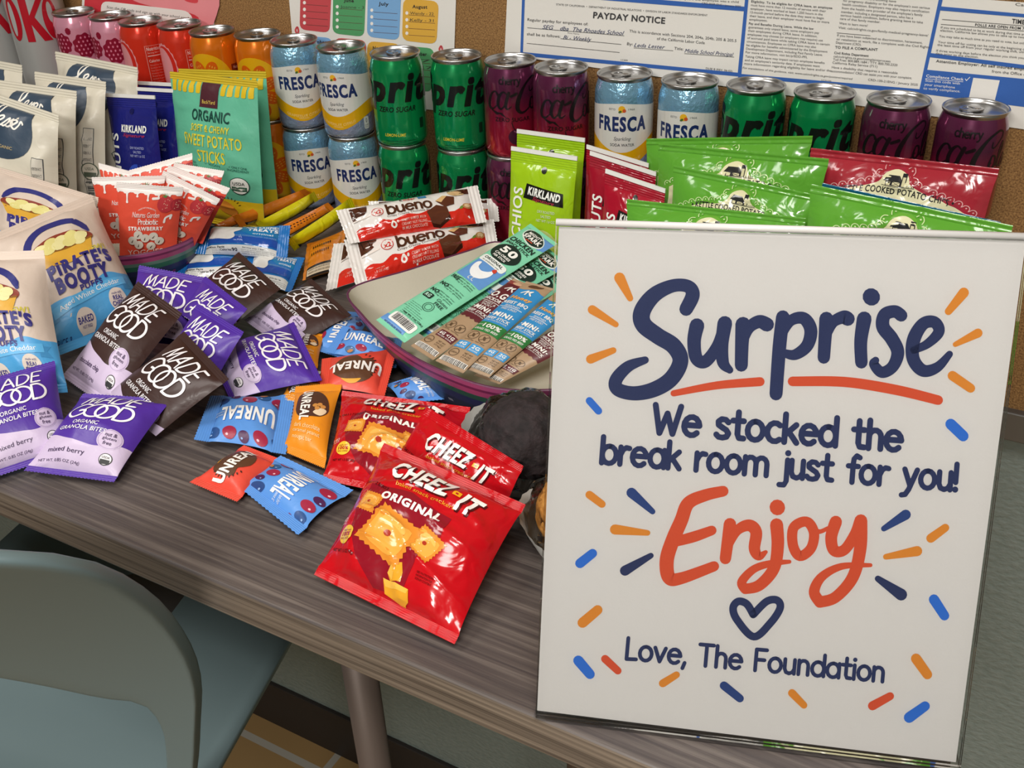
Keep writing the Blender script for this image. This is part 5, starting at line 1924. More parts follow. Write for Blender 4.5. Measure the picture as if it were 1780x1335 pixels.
def art_chips(col, light, ctr):
    a = Art(100, 100)
    CR_ = '#e0dcb4'
    env = spline([(10, 64), (20, 71), (34, 76), (41, 80), (44, 86), (50, 89), (56, 86), (59, 80), (66, 76), (80, 70), (92, 62)], False, 4)
    a.poly(ctr, [(x, y + 2) for x, y in env] + [(92, 8), (10, 8)], 1)
    a.poly(CR_, env + [(90, 12), (12, 12)], 3)
    n = len(env)
    ln = [0]
    for p, q in zip(env, env[1:]):
        ln.append(ln[-1] + math.dist(p, q))
    for i in range(21):
        d = ln[-1] * i / 20
        k = min(max(q for q in range(n) if ln[q] <= d + 1e-9), n - 2)
        f = (d - ln[k]) / (ln[k + 1] - ln[k])
        x, y = env[k][0] + (env[k + 1][0] - env[k][0]) * f, env[k][1] + (env[k + 1][1] - env[k][1]) * f
        rot = math.degrees(math.atan2(env[k + 1][1] - env[k][1], env[k + 1][0] - env[k][0]))
        nx, ny = -math.sin(math.radians(rot)), math.cos(math.radians(rot))
        cx, cy = x + nx * 2.4, y + ny * 2.4
        a.stroke(light, [(cx + 2.3 * math.cos(math.radians(rot + q)), cy + 2.6 * math.sin(math.radians(rot + q))) for q in (0, 45, 90, 135, 180)], .5, 2, n=3)
        a.ell(light, cx + nx * .8, cy + ny * .8, .5, .5, L=2, n=8)
    D = '#26282a'
    a.poly(D, [(43.6, 81.6), (45.6, 85.2), (52, 85.2), (54, 81.6)], 4)
    a.poly(D, [(53.4, 87), (56, 87), (56, 78.6), (53.4, 78.6)], 4)
    a.poly('#cfcaa2', [(53.9, 84.6), (55.5, 84.6), (55.5, 79), (53.9, 79)], 5)
    a.poly(D, [(45, 81.6), (53.4, 81.6), (53.4, 78.6), (45, 78.6)], 4)
    a.poly('#d8d2aa', [(45.5, 81), (47.6, 81), (47.6, 79), (45.5, 79)], 5)
    a.poly('#d8d2aa', [(48.8, 81), (52.8, 81), (52.8, 79), (48.8, 79)], 5)
    a.stroke(D, [(48.8, 81), (52.8, 79)], .25, 6, sm=False)
    a.stroke(D, [(48.8, 79), (52.8, 81)], .25, 6, sm=False)
    a.stroke(D, [(43, 78.3), (61, 78)], .35, 4, sm=False)
    for k in range(5):
        a.stroke(D, [(56.8 + k * .9, 78.3), (56.8 + k * .9, 79.6)], .3, 4, sm=False)
    T(a, D, '\u2022 KETTLE COOKED POTATO CHIPS \u2022', 50, 70.5, 66, 4.6, L=4, bold=.025, arc=4.5)
    a.p = [(l_, c_, [(x, 95 - (89 - y) * .68) for x, y in v_], f_) for l_, c_, v_, f_ in a.p]
    return a


def art_chicken():
    a = Art(100, 500)
    G, B, D = '#7fcfab', '#5f93cf', '#122a24'
    T2 = lambda c, s, x, y, w, h, **k: T(a, c, s, x, y, w, h, **k)
    a.poly(B, [(40, 500), (100, 500), (100, 450), (86, 440), (60, 470), (30, 488)], 1)
    a.poly('#d8e6dc', spline([(18, 480), (50, 490), (84, 470), (88, 446), (60, 434), (20, 452)], True, 4), 2)
    a.poly(D, spline([(21, 478), (50, 487), (82, 468), (85, 449), (60, 438), (23, 454)], True, 4), 3)
    T2('#f2f0ea', 'MIGHTY', 51, 471, 46, 10, L=4, bold=.03)
    T2('#f2f0ea', 'SPARK', 53, 457, 58, 15, L=4, bold=.05)
    a.rect('#c8472e', 40, 444, 64, 447, 4)
    T2(D, 'CHICKEN', 50, 424, 84, 17, L=3, bold=.04)
    T2(D, 'SNACK STICK', 50, 408, 82, 9, L=3, bold=.03)
    a.ell(D, 48, 370, 44, 34, L=3, n=32)
    T2('#f0f0ea', '50', 50, 380, 52, 24, L=4, bold=.05)
    T2('#f0f0ea', 'CALORIES', 48, 359, 52, 8, L=4, bold=.03)
    T2('#f0f0ea', 'PER STICK', 48, 348, 44, 7, L=4, bold=.03)
    a.rect(B, 10, 238, 96, 330, 1, 6)
    a.rect('#e6ece8', 8, 312, 92, 337, 3, 8)
    T2(D, 'ORIGINAL', 50, 328, 64, 9, L=4, bold=.03)
    T2(D, 'no antibiotics ever', 50, 318, 60, 5, L=4)
    a.poly('#eceef0', spline([(20, 300), (30, 306), (36, 290), (52, 284), (66, 292), (74, 304), (80, 298), (80, 280), (70, 262), (52, 254), (34, 262), (22, 280)], True, 4), 3)
    a.poly('#c8402e', spline([(70, 304), (76, 314), (82, 308), (80, 300)], True, 3), 4)
    a.stroke('#d8d8d8', [(48, 256), (46, 246), (52, 244)], 2, 3)
    a.stroke('#d8d8d8', [(58, 256), (58, 246), (64, 244)], 2, 3)
    for y, s in ((226, 'FREE'), (190, 'NO'), (160, 'NO')):
        T2(D, s, 24, y, 26, 12, L=3, bold=.04)
        for k in range(3):
            T2('#1f4a3c', ['added sugar ever', 'nitrites or nitrates', 'msg or gluten'][k], 60, y + 6 - k * 7, 56, 5, L=3)
    a.rect(D, 12, 128, 40, 146, 3, 4)
    T2('#b8e0cc', 'RG', 26, 137, 18, 11, L=4, bold=.04)
    T2(D, 'Gluten', 72, 142, 36, 9, L=3)
    T2(D, 'FREE', 72, 130, 28, 9, L=3, bold=.02)
    a.stroke('#1f4a3c', _arc(58, 110, 14, 14, 0, 340, 18), 1.4, 3, closed=True)
    a.stroke('#1f4a3c', _arc(58, 110, 9, 9, 0, 340, 16), 1.2, 3, closed=True)
    for k in range(9):
        T2('#1f4a3c', 'chicken, water, sea salt, celery powder', 34 + (k > 3) * 14, 98 - k * 6, 60 - (k < 3) * 16, 3.8, L=3)
    T2(D, 'Net Wt. 1 oz. (28g)', 60, 60, 68, 7, L=3, bold=.02)
    a.rect('#eeeeea', 12, 22, 92, 52, 3, 8)
    rr = random.Random(3)
    x = 20
    while x < 84:
        w = rr.choice((1, 1.6, 2.4))
        a.rect('#1c1c1e', x, 28, x + w, 48, 4)
        x += w + rr.choice((1.2, 2))
    a.rect(B, 0, 0, 80, 34, 1)
    T2('#23406e', 'MIGHTY SPARK FOODS', 44, 12, 60, 7, L=2, bold=.02)
    return a


def art_beef(kind):
    a = Art(100, 430)
    top, kraft = {'og': ('#5c2028', '#a68a6c'), 'bbq': ('#2f86c0', '#a68a6c')}[kind]
    Wt = '#e9e6e0'
    a.rect(top, 0, 200, 100, 430, 1)
    a.poly('#a68a6c', spline([(0, 430), (0, 392), (30, 386), (60, 396), (100, 384), (100, 430)], False, 3), 2) if kind == 'bbq' else a.rect('#8b3c3a', 0, 398, 100, 430, 2)
    a.ell('#5a3a24' if kind == 'bbq' else '#c9a184', 52, 410, 26, 10, 12, 3, 16)
    a.stroke(Wt, [(30, 366), (46, 382), (46, 362)], 5, 4, sm=False)
    a.stroke(Wt, [(46, 374), (62, 382), (56, 372), (66, 362)], 5, 4, sm=False)
    if kind == 'og':
        T(a, Wt, 'O.G.', 48, 330, 74, 30, L=4, bold=.04)
        T(a, Wt, 'HICKORY', 50, 302, 80, 15, L=4, bold=.03)
        lab = ('SWEET &', 'SMOKY')
    else:
        T(a, '#e0a04a', 'Honey', 50, 338, 76, 20, L=4, bold=.05, shear=.2)
        T(a, Wt, 'REIST BBQ', 50, 312, 86, 17, L=4, bold=.03)
        T(a, Wt, 'SEASONED', 50, 297, 52, 8, L=4)
        lab = ('SWEET & SMOKY', '')
    a.rect(Wt, 10, 288, 90, 290, 4)
    T(a, Wt, lab[0], 50, 280, 56, 9, L=4)
    if lab[1]:
        T(a, Wt, lab[1], 50, 269, 46, 9, L=4)
    T(a, Wt, '\u00b7MINI\u00b7', 50, 250, 80, 20, L=4, bold=.05)
    T(a, Wt, 'BEEF STICK', 50, 228, 82, 12, L=4, bold=.02)
    T(a, Wt, 'SMALL STICK BIG FLAVOR', 50, 216, 80, 5, L=4)
    if kind == 'bbq':
        a.rect('#2f7a3c', 0, 160, 100, 206, 2)
        T(a, Wt, '100%', 58, 190, 62, 17, L=4, bold=.03)
        T(a, Wt, 'GRASS FED BEEF', 50, 171, 82, 9, L=4, bold=.01)
        T(a, Wt, 'MADE WITH', 15, 190, 18, 5, L=4)
    else:
        a.poly(top, [(0, 204)] + [(i * 10, 196 if i % 2 else 190) for i in range(11)] + [(100, 204)], 2)
    for x in (30, 70):
        a.stroke('#4a3826', _arc(x, 138, 17, 17, 0, 345, 18), 1.6, 3, closed=True)
        a.stroke('#4a3826', [(x - 10, 126), (x + 10, 150)], 1.6, 3, sm=False)
        a.ell('#5a4630', x, 138, 4, 9, 30, 3, 10)
        T(a, '#4a3826', 'GLUTEN FREE' if x < 50 else 'NO MSG', x, 116, 32, 4, L=3)
    c2 = '#5c2028' if kind == 'og' else '#3f95cf'
    if kind == 'og':
        a.rect(c2, 26, 76, 96, 106, 3)
        T(a, Wt, '6G <1G', 61, 94, 60, 13, L=4, bold=.03)
        T(a, Wt, 'PROTEIN  SUGAR', 61, 82, 60, 5, L=4)
    else:
        for x in (26, 74):
            a.rect(c2, x - 21, 74, x + 21, 106, 3)
            T(a, Wt, '4G' if x < 50 else '2G', x, 94, 26, 13, L=4, bold=.03)
            T(a, Wt, 'PROTEIN' if x < 50 else 'SUGAR', x, 81, 30, 6, L=4)
    a.stroke('#4a3826', _arc(26, 52, 15, 15, 0, 345, 18), 1.6, 3, closed=True)
    T(a, '#4a3826', 'USDA', 26, 52, 22, 6, L=3)
    for k in range(3):
        T(a, '#4a3826', ['NET WT', '0.5 OZ', '(14g)'][k], 72, 62 - k * 9, 28, 6, L=3)
    a.rect('#e4e0d8', 4, 4, 96, 30, 3)
    rr = random.Random(8)
    x = 9
    while x < 90:
        w = rr.choice((1.4, 2.2, 3))
        a.rect('#1c1c1e', x, 10, x + w, 28, 4)
        x += w + rr.choice((1.6, 2.6))
    return a


GB, GP = art_granola(True, 'chocolate chip'), art_granola(False, 'mixed berry')
UB, UR, UO = art_unreal_blue(), art_unreal_red(), art_unreal_orange()
CZ, BU_, RK = art_cheez(), art_bueno(), art_treat()
CBD, CBP = art_candybar(True, 'CRUNCHY'), art_candybar(False, '')
YG, PB, LE = art_yog(), art_puffs(), art_popcorn()
NN, NL, NR = art_nuts('navy'), art_nuts('lime'), art_nuts('red')
SW = art_sweet()
CG, CRD, CT = art_chips('', '#cfe6a8', '#6aa83a'), art_chips('', '#e0a8a8', '#a02a3c'), art_chips('', '#9ac8d8', '#1d6a94')
CHK, BOG, BBQ = art_chicken(), art_beef('og'), art_beef('bbq')

# ---------------------------------------------------------------- placing the packets
_n = [0]


def pk(name, label, cat, group, c, art, col, fin='film', **k):
    _n[0] += 1
    art.h = math.ceil(art.h / CELL) * CELL
    bk = {q: k.pop(q) for q in ('sealcol', 'back', 'endcol', 'zig', 'body') if q in k}
    k.setdefault('seed', _n[0] * 3 + 1)
    return Packet(c, art, **k).build(name, label, cat, group, col, fin, **bk)


PUR, BRN, LAV = '#4e2a9a', '#38211d', '#cdbcd9'
# granola bites: purple and brown packets on the left half of the table
for lab, c, col, art, k in (
    ('purple granola bites packet lying flat at the table edge, right of its cut-off twin', Q((145, 684, 30), (299, 694, 32), (198, 838, 6), (42, 818, 8)), PUR, GP, dict(H=17, D=5, seed=3, wr=1.3)),
    ('purple granola bites packet cut off by the left picture edge, mixed berry', Q((-65, 672, 52), (95, 627, 50), (125, 785, 8), (-28, 836, 7)), PUR, GP, dict(H=15, D=5, seed=8)),
    ('brown granola bites packet leaning between the puffs bag and the pile, whole front showing', Q((240, 489, 62), (317, 545, 50), (190, 712, 9), (108, 654, 9)), BRN, GB, dict(H=15, D=6, seed=5, wr=1.2)),
    ('brown granola bites packet lying in front of the purple pile, above the flat purple one', Q((320, 576, 56), (398, 659, 48), (268, 764, 7), (188, 684, 15)), BRN, GB, dict(H=13, D=3, seed=6, vmin=.22)),
    ('purple granola bites packet with serrated top beside the left bowl', Q((242, 461, 54), (358, 483, 50), (330, 600, 14), (212, 585, 14)), PUR, GP, dict(H=12, D=5, seed=12, vmin=.25)),
    ('purple granola bites packet wedged behind another, only its first word visible', Q((357, 480, 56), (430, 537, 50), (388, 590, 26), (312, 545, 28)), PUR, GP, dict(H=11, D=4, seed=14, vmin=.5)),
    ('purple granola bites packet in the middle of the pile, upper half showing', Q((343, 527, 62), (424, 577, 56), (372, 672, 14), (285, 632, 14)), PUR, GP, dict(H=13, D=5, seed=17, vmin=.3)),
    ('purple granola bites packet turned sideways beside the red bite-size wrapper', Q((511, 560, 34), (560, 661, 26), (400, 696, 8), (362, 612, 14)), PUR, GP, dict(H=14, D=5, seed=21)),
    ('brown granola bites packet partly under the blue crispy treat', Q((415, 438, 46), (488, 502, 42), (410, 566, 22), (330, 508, 24)), BRN, GB, dict(H=12, D=5, seed=23, vmin=.3)),
    ('brown granola bites packet with its pale chocolate chip end showing, beside the striped tray', Q((541, 484, 32), (611, 548, 26), (500, 612, 10), (424, 556, 12)), BRN, GB, dict(H=13, D=5, seed=27)),
):
    pk('granola_bites_packet', lab, 'snack packet', 'granola bites packets', c, art, col, **k, endcol={'bottom': LAV} if col == BRN else {'bottom': '#4e2a9a'})

# white cheddar puffs
BEI = '#d5c4b6'
for lab, c, k in (
    ('beige puffs bag with blue lettering, whole front showing, beside the brown granola bites', Q((-20, 410, 92), (158, 338, 96), (264, 556, 10), (82, 626, 12)), dict(H=26, D=8, seed=31, wr=1.5)),
    ('beige puffs bag leaning at the back, its front half hidden by another', Q((-13, 287, 104), (171, 343, 92), (166, 480, 22), (-20, 440, 30)), dict(H=12, D=8, seed=33, wr=1.4)),
    ('beige puffs bag in front at the left picture edge, mostly cut off', Q((-95, 440, 112), (76, 435, 112), (118, 682, 24), (-52, 694, 24)), dict(H=24, D=8, seed=36, wr=1.3)),
):
    pk('puffs_bag', lab, 'snack bag', 'cheddar puffs bags', c, PB, BEI, **k, endcol={'bottom': '#4da3dc'}, zig=False)

# cream popcorn bags standing at the back left
CRM = '#d3cdbc'
for lab, c, k in (
    ('cream popcorn bag farthest right of the five, its navy patch facing the viewer', stand((98, 89), (241, 117), -98, -90, 14), dict(H=22, D=10, seed=41, bend=2)),
    ('cream popcorn bag with barcode strip along its right side, second from the right', stand((60, 124), (184, 142), -150, -138, 16), dict(H=20, D=12, seed=43)),
    ('cream popcorn bag in the middle of the five, navy patch half covered', stand((-8, 138), (133, 158), -196, -176, 16), dict(H=20, D=10, seed=45)),
    ('cream popcorn bag nearest the viewer, cut off by the left picture edge', stand((-50, 148), (102, 200), -236, -222, 16), dict(H=22, D=8, seed=47)),
    ('cream popcorn bag farthest left, only its ribbed top seal showing', stand((-76, 92), (38, 113), -152, -148, 14), dict(H=16, D=8, seed=49)),
):
    pk('popcorn_bag', lab, 'snack bag', 'cream popcorn bags', c, LE, CRM, wr=2.5, shape=.45, **k, zig=False)

# nut pouches
for lab, c, art, col, grp, k in (
    ('navy nut pouch in front, its white brand plate fully showing', stand((184, 162), (269, 166), -128, -122, 8), NN, '#1b2070', 'navy nut pouches', dict(endcol={'top': '#23287c'})),
    ('navy nut pouch half hidden behind the front one', stand((229, 151), (305, 155), -97, -95, 8), NN, '#1b2070', 'navy nut pouches', {}),
    ('navy nut pouch at the back, only its white top strip showing', stand((239, 141), (318, 145), -72, -70, 6), NN, '#1b2070', 'navy nut pouches', {}),
    ('lime green pistachio pouch in front, black brand plate showing', stand((889, 254), (1004, 272), -92, -88, 9), NL, '#9cc41c', 'lime pistachio pouches', {}),
    ('lime green pistachio pouch standing behind, only its top and right side showing', stand((899, 224), (1017, 240), -58, -54, 6), NL, '#94bc1a', 'lime pistachio pouches', {}),
    ('dark red nut pouch in front, partly behind the sign, brand plate showing', stand((1053, 293), (1157, 328), -112, -108, 8), NR, '#a3142a', 'red nut pouches', {}),
    ('dark red nut pouch in the middle of the three', stand((1026, 262), (1141, 299), -82, -76, 7), NR, '#9a1228', 'red nut pouches', {}),
    ('dark red nut pouch at the back, only a white strip of its top showing', stand((1020, 251), (1128, 284), -62, -56, 5), NR, '#9a1228', 'red nut pouches', {}),
):
    r_ = pk('nut_pouch', lab, 'snack pouch', grp, c, art, col, 'gloss', H=9, D=6, ns=4, wr=.8, shrink=.03, zig=False, **k)
    A_, B_ = c[0], c[1]
    w_ = (B_ - A_).normalized()
    dn = (c[3] - c[0]).normalized()
    nn_ = w_.cross(-dn).normalized()
    sb = MB()
    q8 = [A_ + nn_ * .9, B_ + nn_ * .9, B_ + dn * 4 + nn_ * .9, A_ + dn * 4 + nn_ * .9]
    q8 += [p - nn_ * 1.6 for p in q8]
    sb.add(q8, [(0, 3, 2, 1), (4, 5, 6, 7), (0, 1, 5, 4), (1, 2, 6, 5), (2, 3, 7, 6), (3, 0, 4, 7)], mat('#e6e6e2', 'film'))
    sb.build('white_strip', r_, smooth=False)

# teal stand-up pouches
for lab, c in (('teal and yellow sweet potato pouch in front, whole print showing', stand((295, 124), (447, 140), -92, -90, 9)),
               ('teal and yellow sweet potato pouch behind the first, its right side showing', stand((310, 119), (462, 124), -62, -58, 5))):
    pk('sweet_potato_pouch', lab, 'snack pouch', 'teal sweet potato pouches', c, SW, '#62b898', H=13, D=8, wr=1.1, shrink=.02, zig=False, sealcol='#62b898', endcol={'bottom': '#d9b81c', 'top': '#c9b02a'})

# kettle chip bags
GRN = '#5da134'
for lab, c, art, col in (
    ('green chip bag at the back left, only its top showing', stand((1124, 241), (1413, 236), -50, -50, 5), CG, GRN),
    ('green chip bag second from the back, barn emblem half covered', stand((1145, 249), (1441, 276), -84, -82, 6), CG, GRN),
    ('green chip bag in the middle with its lettering showing', stand((1171, 287), (1425, 340), -118, -112, 7), CG, GRN),
    ('green chip bag in front left, just above the sign', stand((1090, 346), (1401, 379), -158, -152, 8), CG, GRN),
    ('green chip bag in front right, just above the sign corner', stand((1410, 320), (1761, 392), -158, -154, 8), CG, GRN),
    ('red chip bag at the back right with a barn emblem', stand((1410, 257), (1737, 293), -62, -62, 5), CRD, '#a32c38'),
    ('teal blue chip bag, a narrow band between the red and green bags', stand((1430, 318), (1740, 386), -112, -108, 6), CT, '#125a78'),
):
    pk('chip_bag', lab, 'snack bag', 'kettle chip bags', c, art, col, 'gloss', H=19, D=7, wr=2.2, shrink=.04, ns=1, shape=.5, zig=False)

# yogurt snack packets in the left bowl
for lab, c in (
    ('red strawberry packet in front, whole print showing', Q((202, 317, 106), (319, 326, 104), (306, 446, 20), (208, 456, 18))),
    ('red strawberry packet right of the front one, strawberry at its right corner', Q((284, 296, 112), (383, 346, 94), (334, 436, 24), (243, 422, 24))),
    ('red strawberry packet left of the front one, mostly covered', Q((159, 308, 104), (287, 305, 108), (288, 420, 34), (180, 424, 30))),
    ('red strawberry packet second from the right, slanting', Q((293, 287, 112), (400, 327, 96), (352, 424, 32), (258, 402, 34))),
    ('red strawberry packet at the right back, pointed top corner', Q((303, 283, 112), (390, 297, 104), (362, 398, 46), (275, 386, 46))),
    ('red strawberry packet at the back middle, tilted up to the right', Q((224, 296, 104), (334, 266, 118), (345, 366, 60), (236, 390, 50))),
    ('red strawberry packet at the back left, darker face', Q((171, 283, 104), (224, 297, 100), (262, 396, 44), (188, 392, 44))),
    ('red strawberry packet just behind the left one, white top edge showing', Q((178, 298, 92), (282, 303, 92), (282, 400, 30), (190, 404, 30))),
):
    pk('yogurt_snack_packet', lab, 'snack packet', 'red strawberry packets in the left bowl', c, YG, '#e2523c', H=6, D=3, wr=.8, shrink=.03, endcol={'top': '#f2ece8'})

# bite-size wrappers
UBL, URD, UOR = '#5a94dd', '#dd4a38', '#e58e1a'
for lab, c, art, col, k in (
    ('blue bite-size wrapper with candy dots, upside down, left of the orange one', Q((497, 790, 8), (337, 764, 10), (366, 688, 10), (513, 686, 12)), UB, UBL, dict(seal='lr', H=9, D=5, ns=4)),
    ('blue bite-size wrapper at the front of the table with a wide ribbed end', Q((614, 852, 10), (518, 930, 7), (411, 843, 7), (488, 792, 12)), UB, UBL, dict(seal='lr', H=8, D=4, ns=4)),
    ('blue bite-size wrapper beside the brown granola bites, lettering running upward', Q((540, 606, 12), (583, 540, 14), (648, 545, 12), (606, 626, 12)), UB, UBL, dict(seal='lr', H=7, D=4, ns=3)),
    ('blue bite-size wrapper against the striped tray, above the red one', Q((596, 566, 24), (700, 590, 18), (688, 640, 12), (566, 612, 16)), UB, UBL, dict(seal='lr', H=8, D=4, ns=3)),
    ('blue bite-size wrapper under the rim of the striped tray, right of the red one', Q((738, 648, 14), (812, 690, 10), (694, 702, 10), (672, 668, 14)), UB, UBL, dict(seal='lr', H=8, D=4, ns=3)),
    ('coral red bite-size wrapper in the middle, upside down, one bite printed', Q((668, 690, 16), (556, 674, 22), (560, 624, 24), (691, 603, 26)), UR, URD, dict(seal='lr', H=9, D=5, ns=3)),
    ('coral red bite-size wrapper near the table edge, left of the front blue one', Q((330, 838, 7), (424, 774, 9), (492, 800, 7), (412, 872, 6)), UR, URD, dict(seal='lr', H=10, D=4, ns=3)),
    ('orange bite-size wrapper standing out between blue and red, serrated top', Q((514, 672, 22), (595, 665, 24), (564, 814, 7), (492, 784, 7)), UO, UOR, dict(H=9, D=5, ns=4)),
    ('orange bite-size wrapper behind the sideways purple packet, blank corner showing', Q((526, 574, 16), (564, 582, 16), (552, 640, 10), (508, 632, 10)), UO, UOR, dict(H=6, D=4, ns=3)),
    ('orange bite-size wrapper under the upright orange one, one letter showing', Q((505, 660, 12), (560, 668, 12), (530, 720, 7), (478, 706, 7)), UO, UOR, dict(H=5, D=4, ns=3)),
    ('red bite-size wrapper almost hidden behind the sideways purple packet', Q((600, 676, 10), (520, 660, 10), (528, 640, 10), (604, 652, 10)), UR, '#c02a22', dict(seal='lr', H=4, D=4, ns=3)),
):
    pk('bite_size_wrapper', lab, 'candy wrapper', 'bite-size candy wrappers', c, art, col, wr=1.3, shrink=.1, **k)

# cracker bags
for lab, c, k in (
    ('glossy red cracker bag in front at the table edge, crackers fully showing', Q((668, 770, 50), (914, 877, 46), (790, 1120, 6), (546, 999, 8)), dict(H=24, D=6, seed=61, wr=2.2)),
    ('glossy red cracker bag in the middle, lettering above the front bag', Q((742, 707, 53), (910, 810, 49), (878, 900, 14), (672, 812, 16)), dict(H=11, D=4, seed=63, wr=2.4, vmin=.5)),
    ('glossy red cracker bag at the back left, crumpled under the orange wrapper', Q((595, 679, 26), (818, 708, 28), (772, 878, 9), (560, 834, 8)), dict(H=14, D=5, seed=66, wr=2.6)),
):
    pk('cracker_bag', lab, 'snack bag', 'red cracker bags', c, CZ, '#bf0f1a', 'gloss', shape=.5, cell=2.5, ns=3, **k, zig=False)

# chocolate wafer bars
for lab, c, k in (
    ('white and red wafer bar wrapper in front, brown lettering fully showing', Q((598, 417, 46), (858, 381, 44), (866, 428, 22), (619, 499, 18)), dict(H=12, D=7)),
    ('white and red wafer bar wrapper lying on top at the back, lettering showing', Q((584, 366, 74), (830, 322, 74), (846, 386, 48), (606, 424, 46)), dict(H=11, D=7)),
    ('white and red wafer bar wrapper sticking out at the lower left', Q((580, 424, 26), (800, 400, 24), (800, 440, 10), (566, 506, 8)), dict(H=9, D=5)),
    ('white and red wafer bar wrapper at the back right, its red end showing', Q((640, 350, 50), (864, 345, 52), (868, 385, 34), (650, 392, 30)), dict(H=9, D=6)),
):
    pk('wafer_bar_wrapper', lab, 'candy wrapper', 'wafer bar wrappers', c, BU_, '#e6e2de', 'gloss', seal='lr', ns=2, wr=1.2, shrink=.05, **k)

# crispy treats
for lab, c, k in (
    ('blue foil crispy treat on top of the pile, nutrition panel towards the viewer', Q((350, 393, 44), (505, 392, 44), (499, 452, 18), (338, 441, 20)), dict(H=13, D=8)),
    ('blue foil crispy treat beneath, its white cloud at the left', Q((318, 438, 16), (450, 430, 16), (448, 490, 6), (302, 482, 6)), dict(H=6, D=5)),
    ('blue foil crispy treat beneath, crinkled dark end at the right', Q((432, 440, 18), (530, 448, 18), (506, 508, 6), (420, 494, 7)), dict(H=7, D=5)),
):
    pk('crispy_treat', lab, 'snack bar', 'blue crispy treats', c, RK, '#1f6cb4', 'gloss', seal='lr', ns=3, wr=1.3, shrink=.08, **k)

# orange and yellow candy bars
for lab, c, art, col, k in (
    ('orange candy bar lying at the back left, narrow and plain', Q((404, 376, 30), (530, 328, 34), (546, 340, 20), (418, 396, 14)), CBP, '#d8791a', {}),
    ('bright yellow candy bar, left of the two', Q((444, 388, 30), (546, 333, 34), (554, 348, 20), (462, 404, 14)), CBP, '#d8cc10', {}),
    ('orange candy bar with dark marks between the yellow bars', Q((478, 398, 28), (570, 352, 32), (584, 366, 20), (496, 420, 14)), CBD, '#d8791a', {}),
    ('bright yellow candy bar, right of the two, serrated lower end', Q((498, 418, 30), (610, 343, 36), (618, 362, 22), (512, 436, 12)), CBP, '#d8cc10', {}),
    ('orange candy wrapper lying flat under the yellow bar, beside the wafer bars', Q((534, 424, 14), (602, 398, 16), (590, 470, 8), (526, 488, 8)), CBD, '#d07a1c', dict(H=4)),
    ('dark orange candy bar end behind the blue crispy treat', Q((372, 392, 22), (412, 370, 26), (420, 392, 14), (380, 408, 10)), CBP, '#b9611a', {}),
):
    k.setdefault('H', 8)
    pk('candy_bar', lab, 'candy bar', 'orange and yellow candy bars', c, art, col, 'gloss', seal='lr', D=4, ns=2, wr=.7, shrink=.06, **k)

# meat sticks in the striped tray
for lab, c, art, col in (
    ('mint green chicken stick lying on top, white hen in the middle', Q((922, 389, 84), (969, 424, 75), (703, 596, 40), (654, 556, 50)), CHK, '#7fcfab'),
    ('mint green chicken stick beneath the top one', Q((945, 425, 68), (990, 462, 60), (754, 597, 32), (708, 565, 38)), CHK, '#6fc09c'),
    ('mint green chicken stick beneath, its number beside the sign', Q((968, 446, 56), (1012, 484, 49), (812, 598, 28), (764, 570, 32)), CHK, '#79c8a6'),
    ('brown kraft beef stick beside the chicken sticks, dark red label', Q((893, 484, 66), (931, 500, 62), (753, 626, 36), (714, 601, 40)), BOG, '#a68a6c'),
    ('brown kraft beef stick with a blue label, left of the two', Q((915, 489, 72), (963, 502, 68), (805, 649, 34), (757, 627, 38)), BBQ, '#a68a6c'),
    ('brown kraft beef stick with a blue label, right of the two', Q((966, 508, 68), (1006, 530, 62), (850, 656, 28), (808, 640, 34)), BBQ, '#a68a6c'),
    ('brown kraft beef stick lowest in the tray, dark red label near the clear bag', Q((990, 556, 52), (1020, 590, 46), (868, 668, 20), (824, 652, 24)), BOG, '#a68a6c'),
):
    pk('meat_stick', lab, 'snack stick', 'meat sticks in the striped tray', c, art, col, H=4, D=2.5, wr=.35, shrink=.04, ns=3, shape=.3)

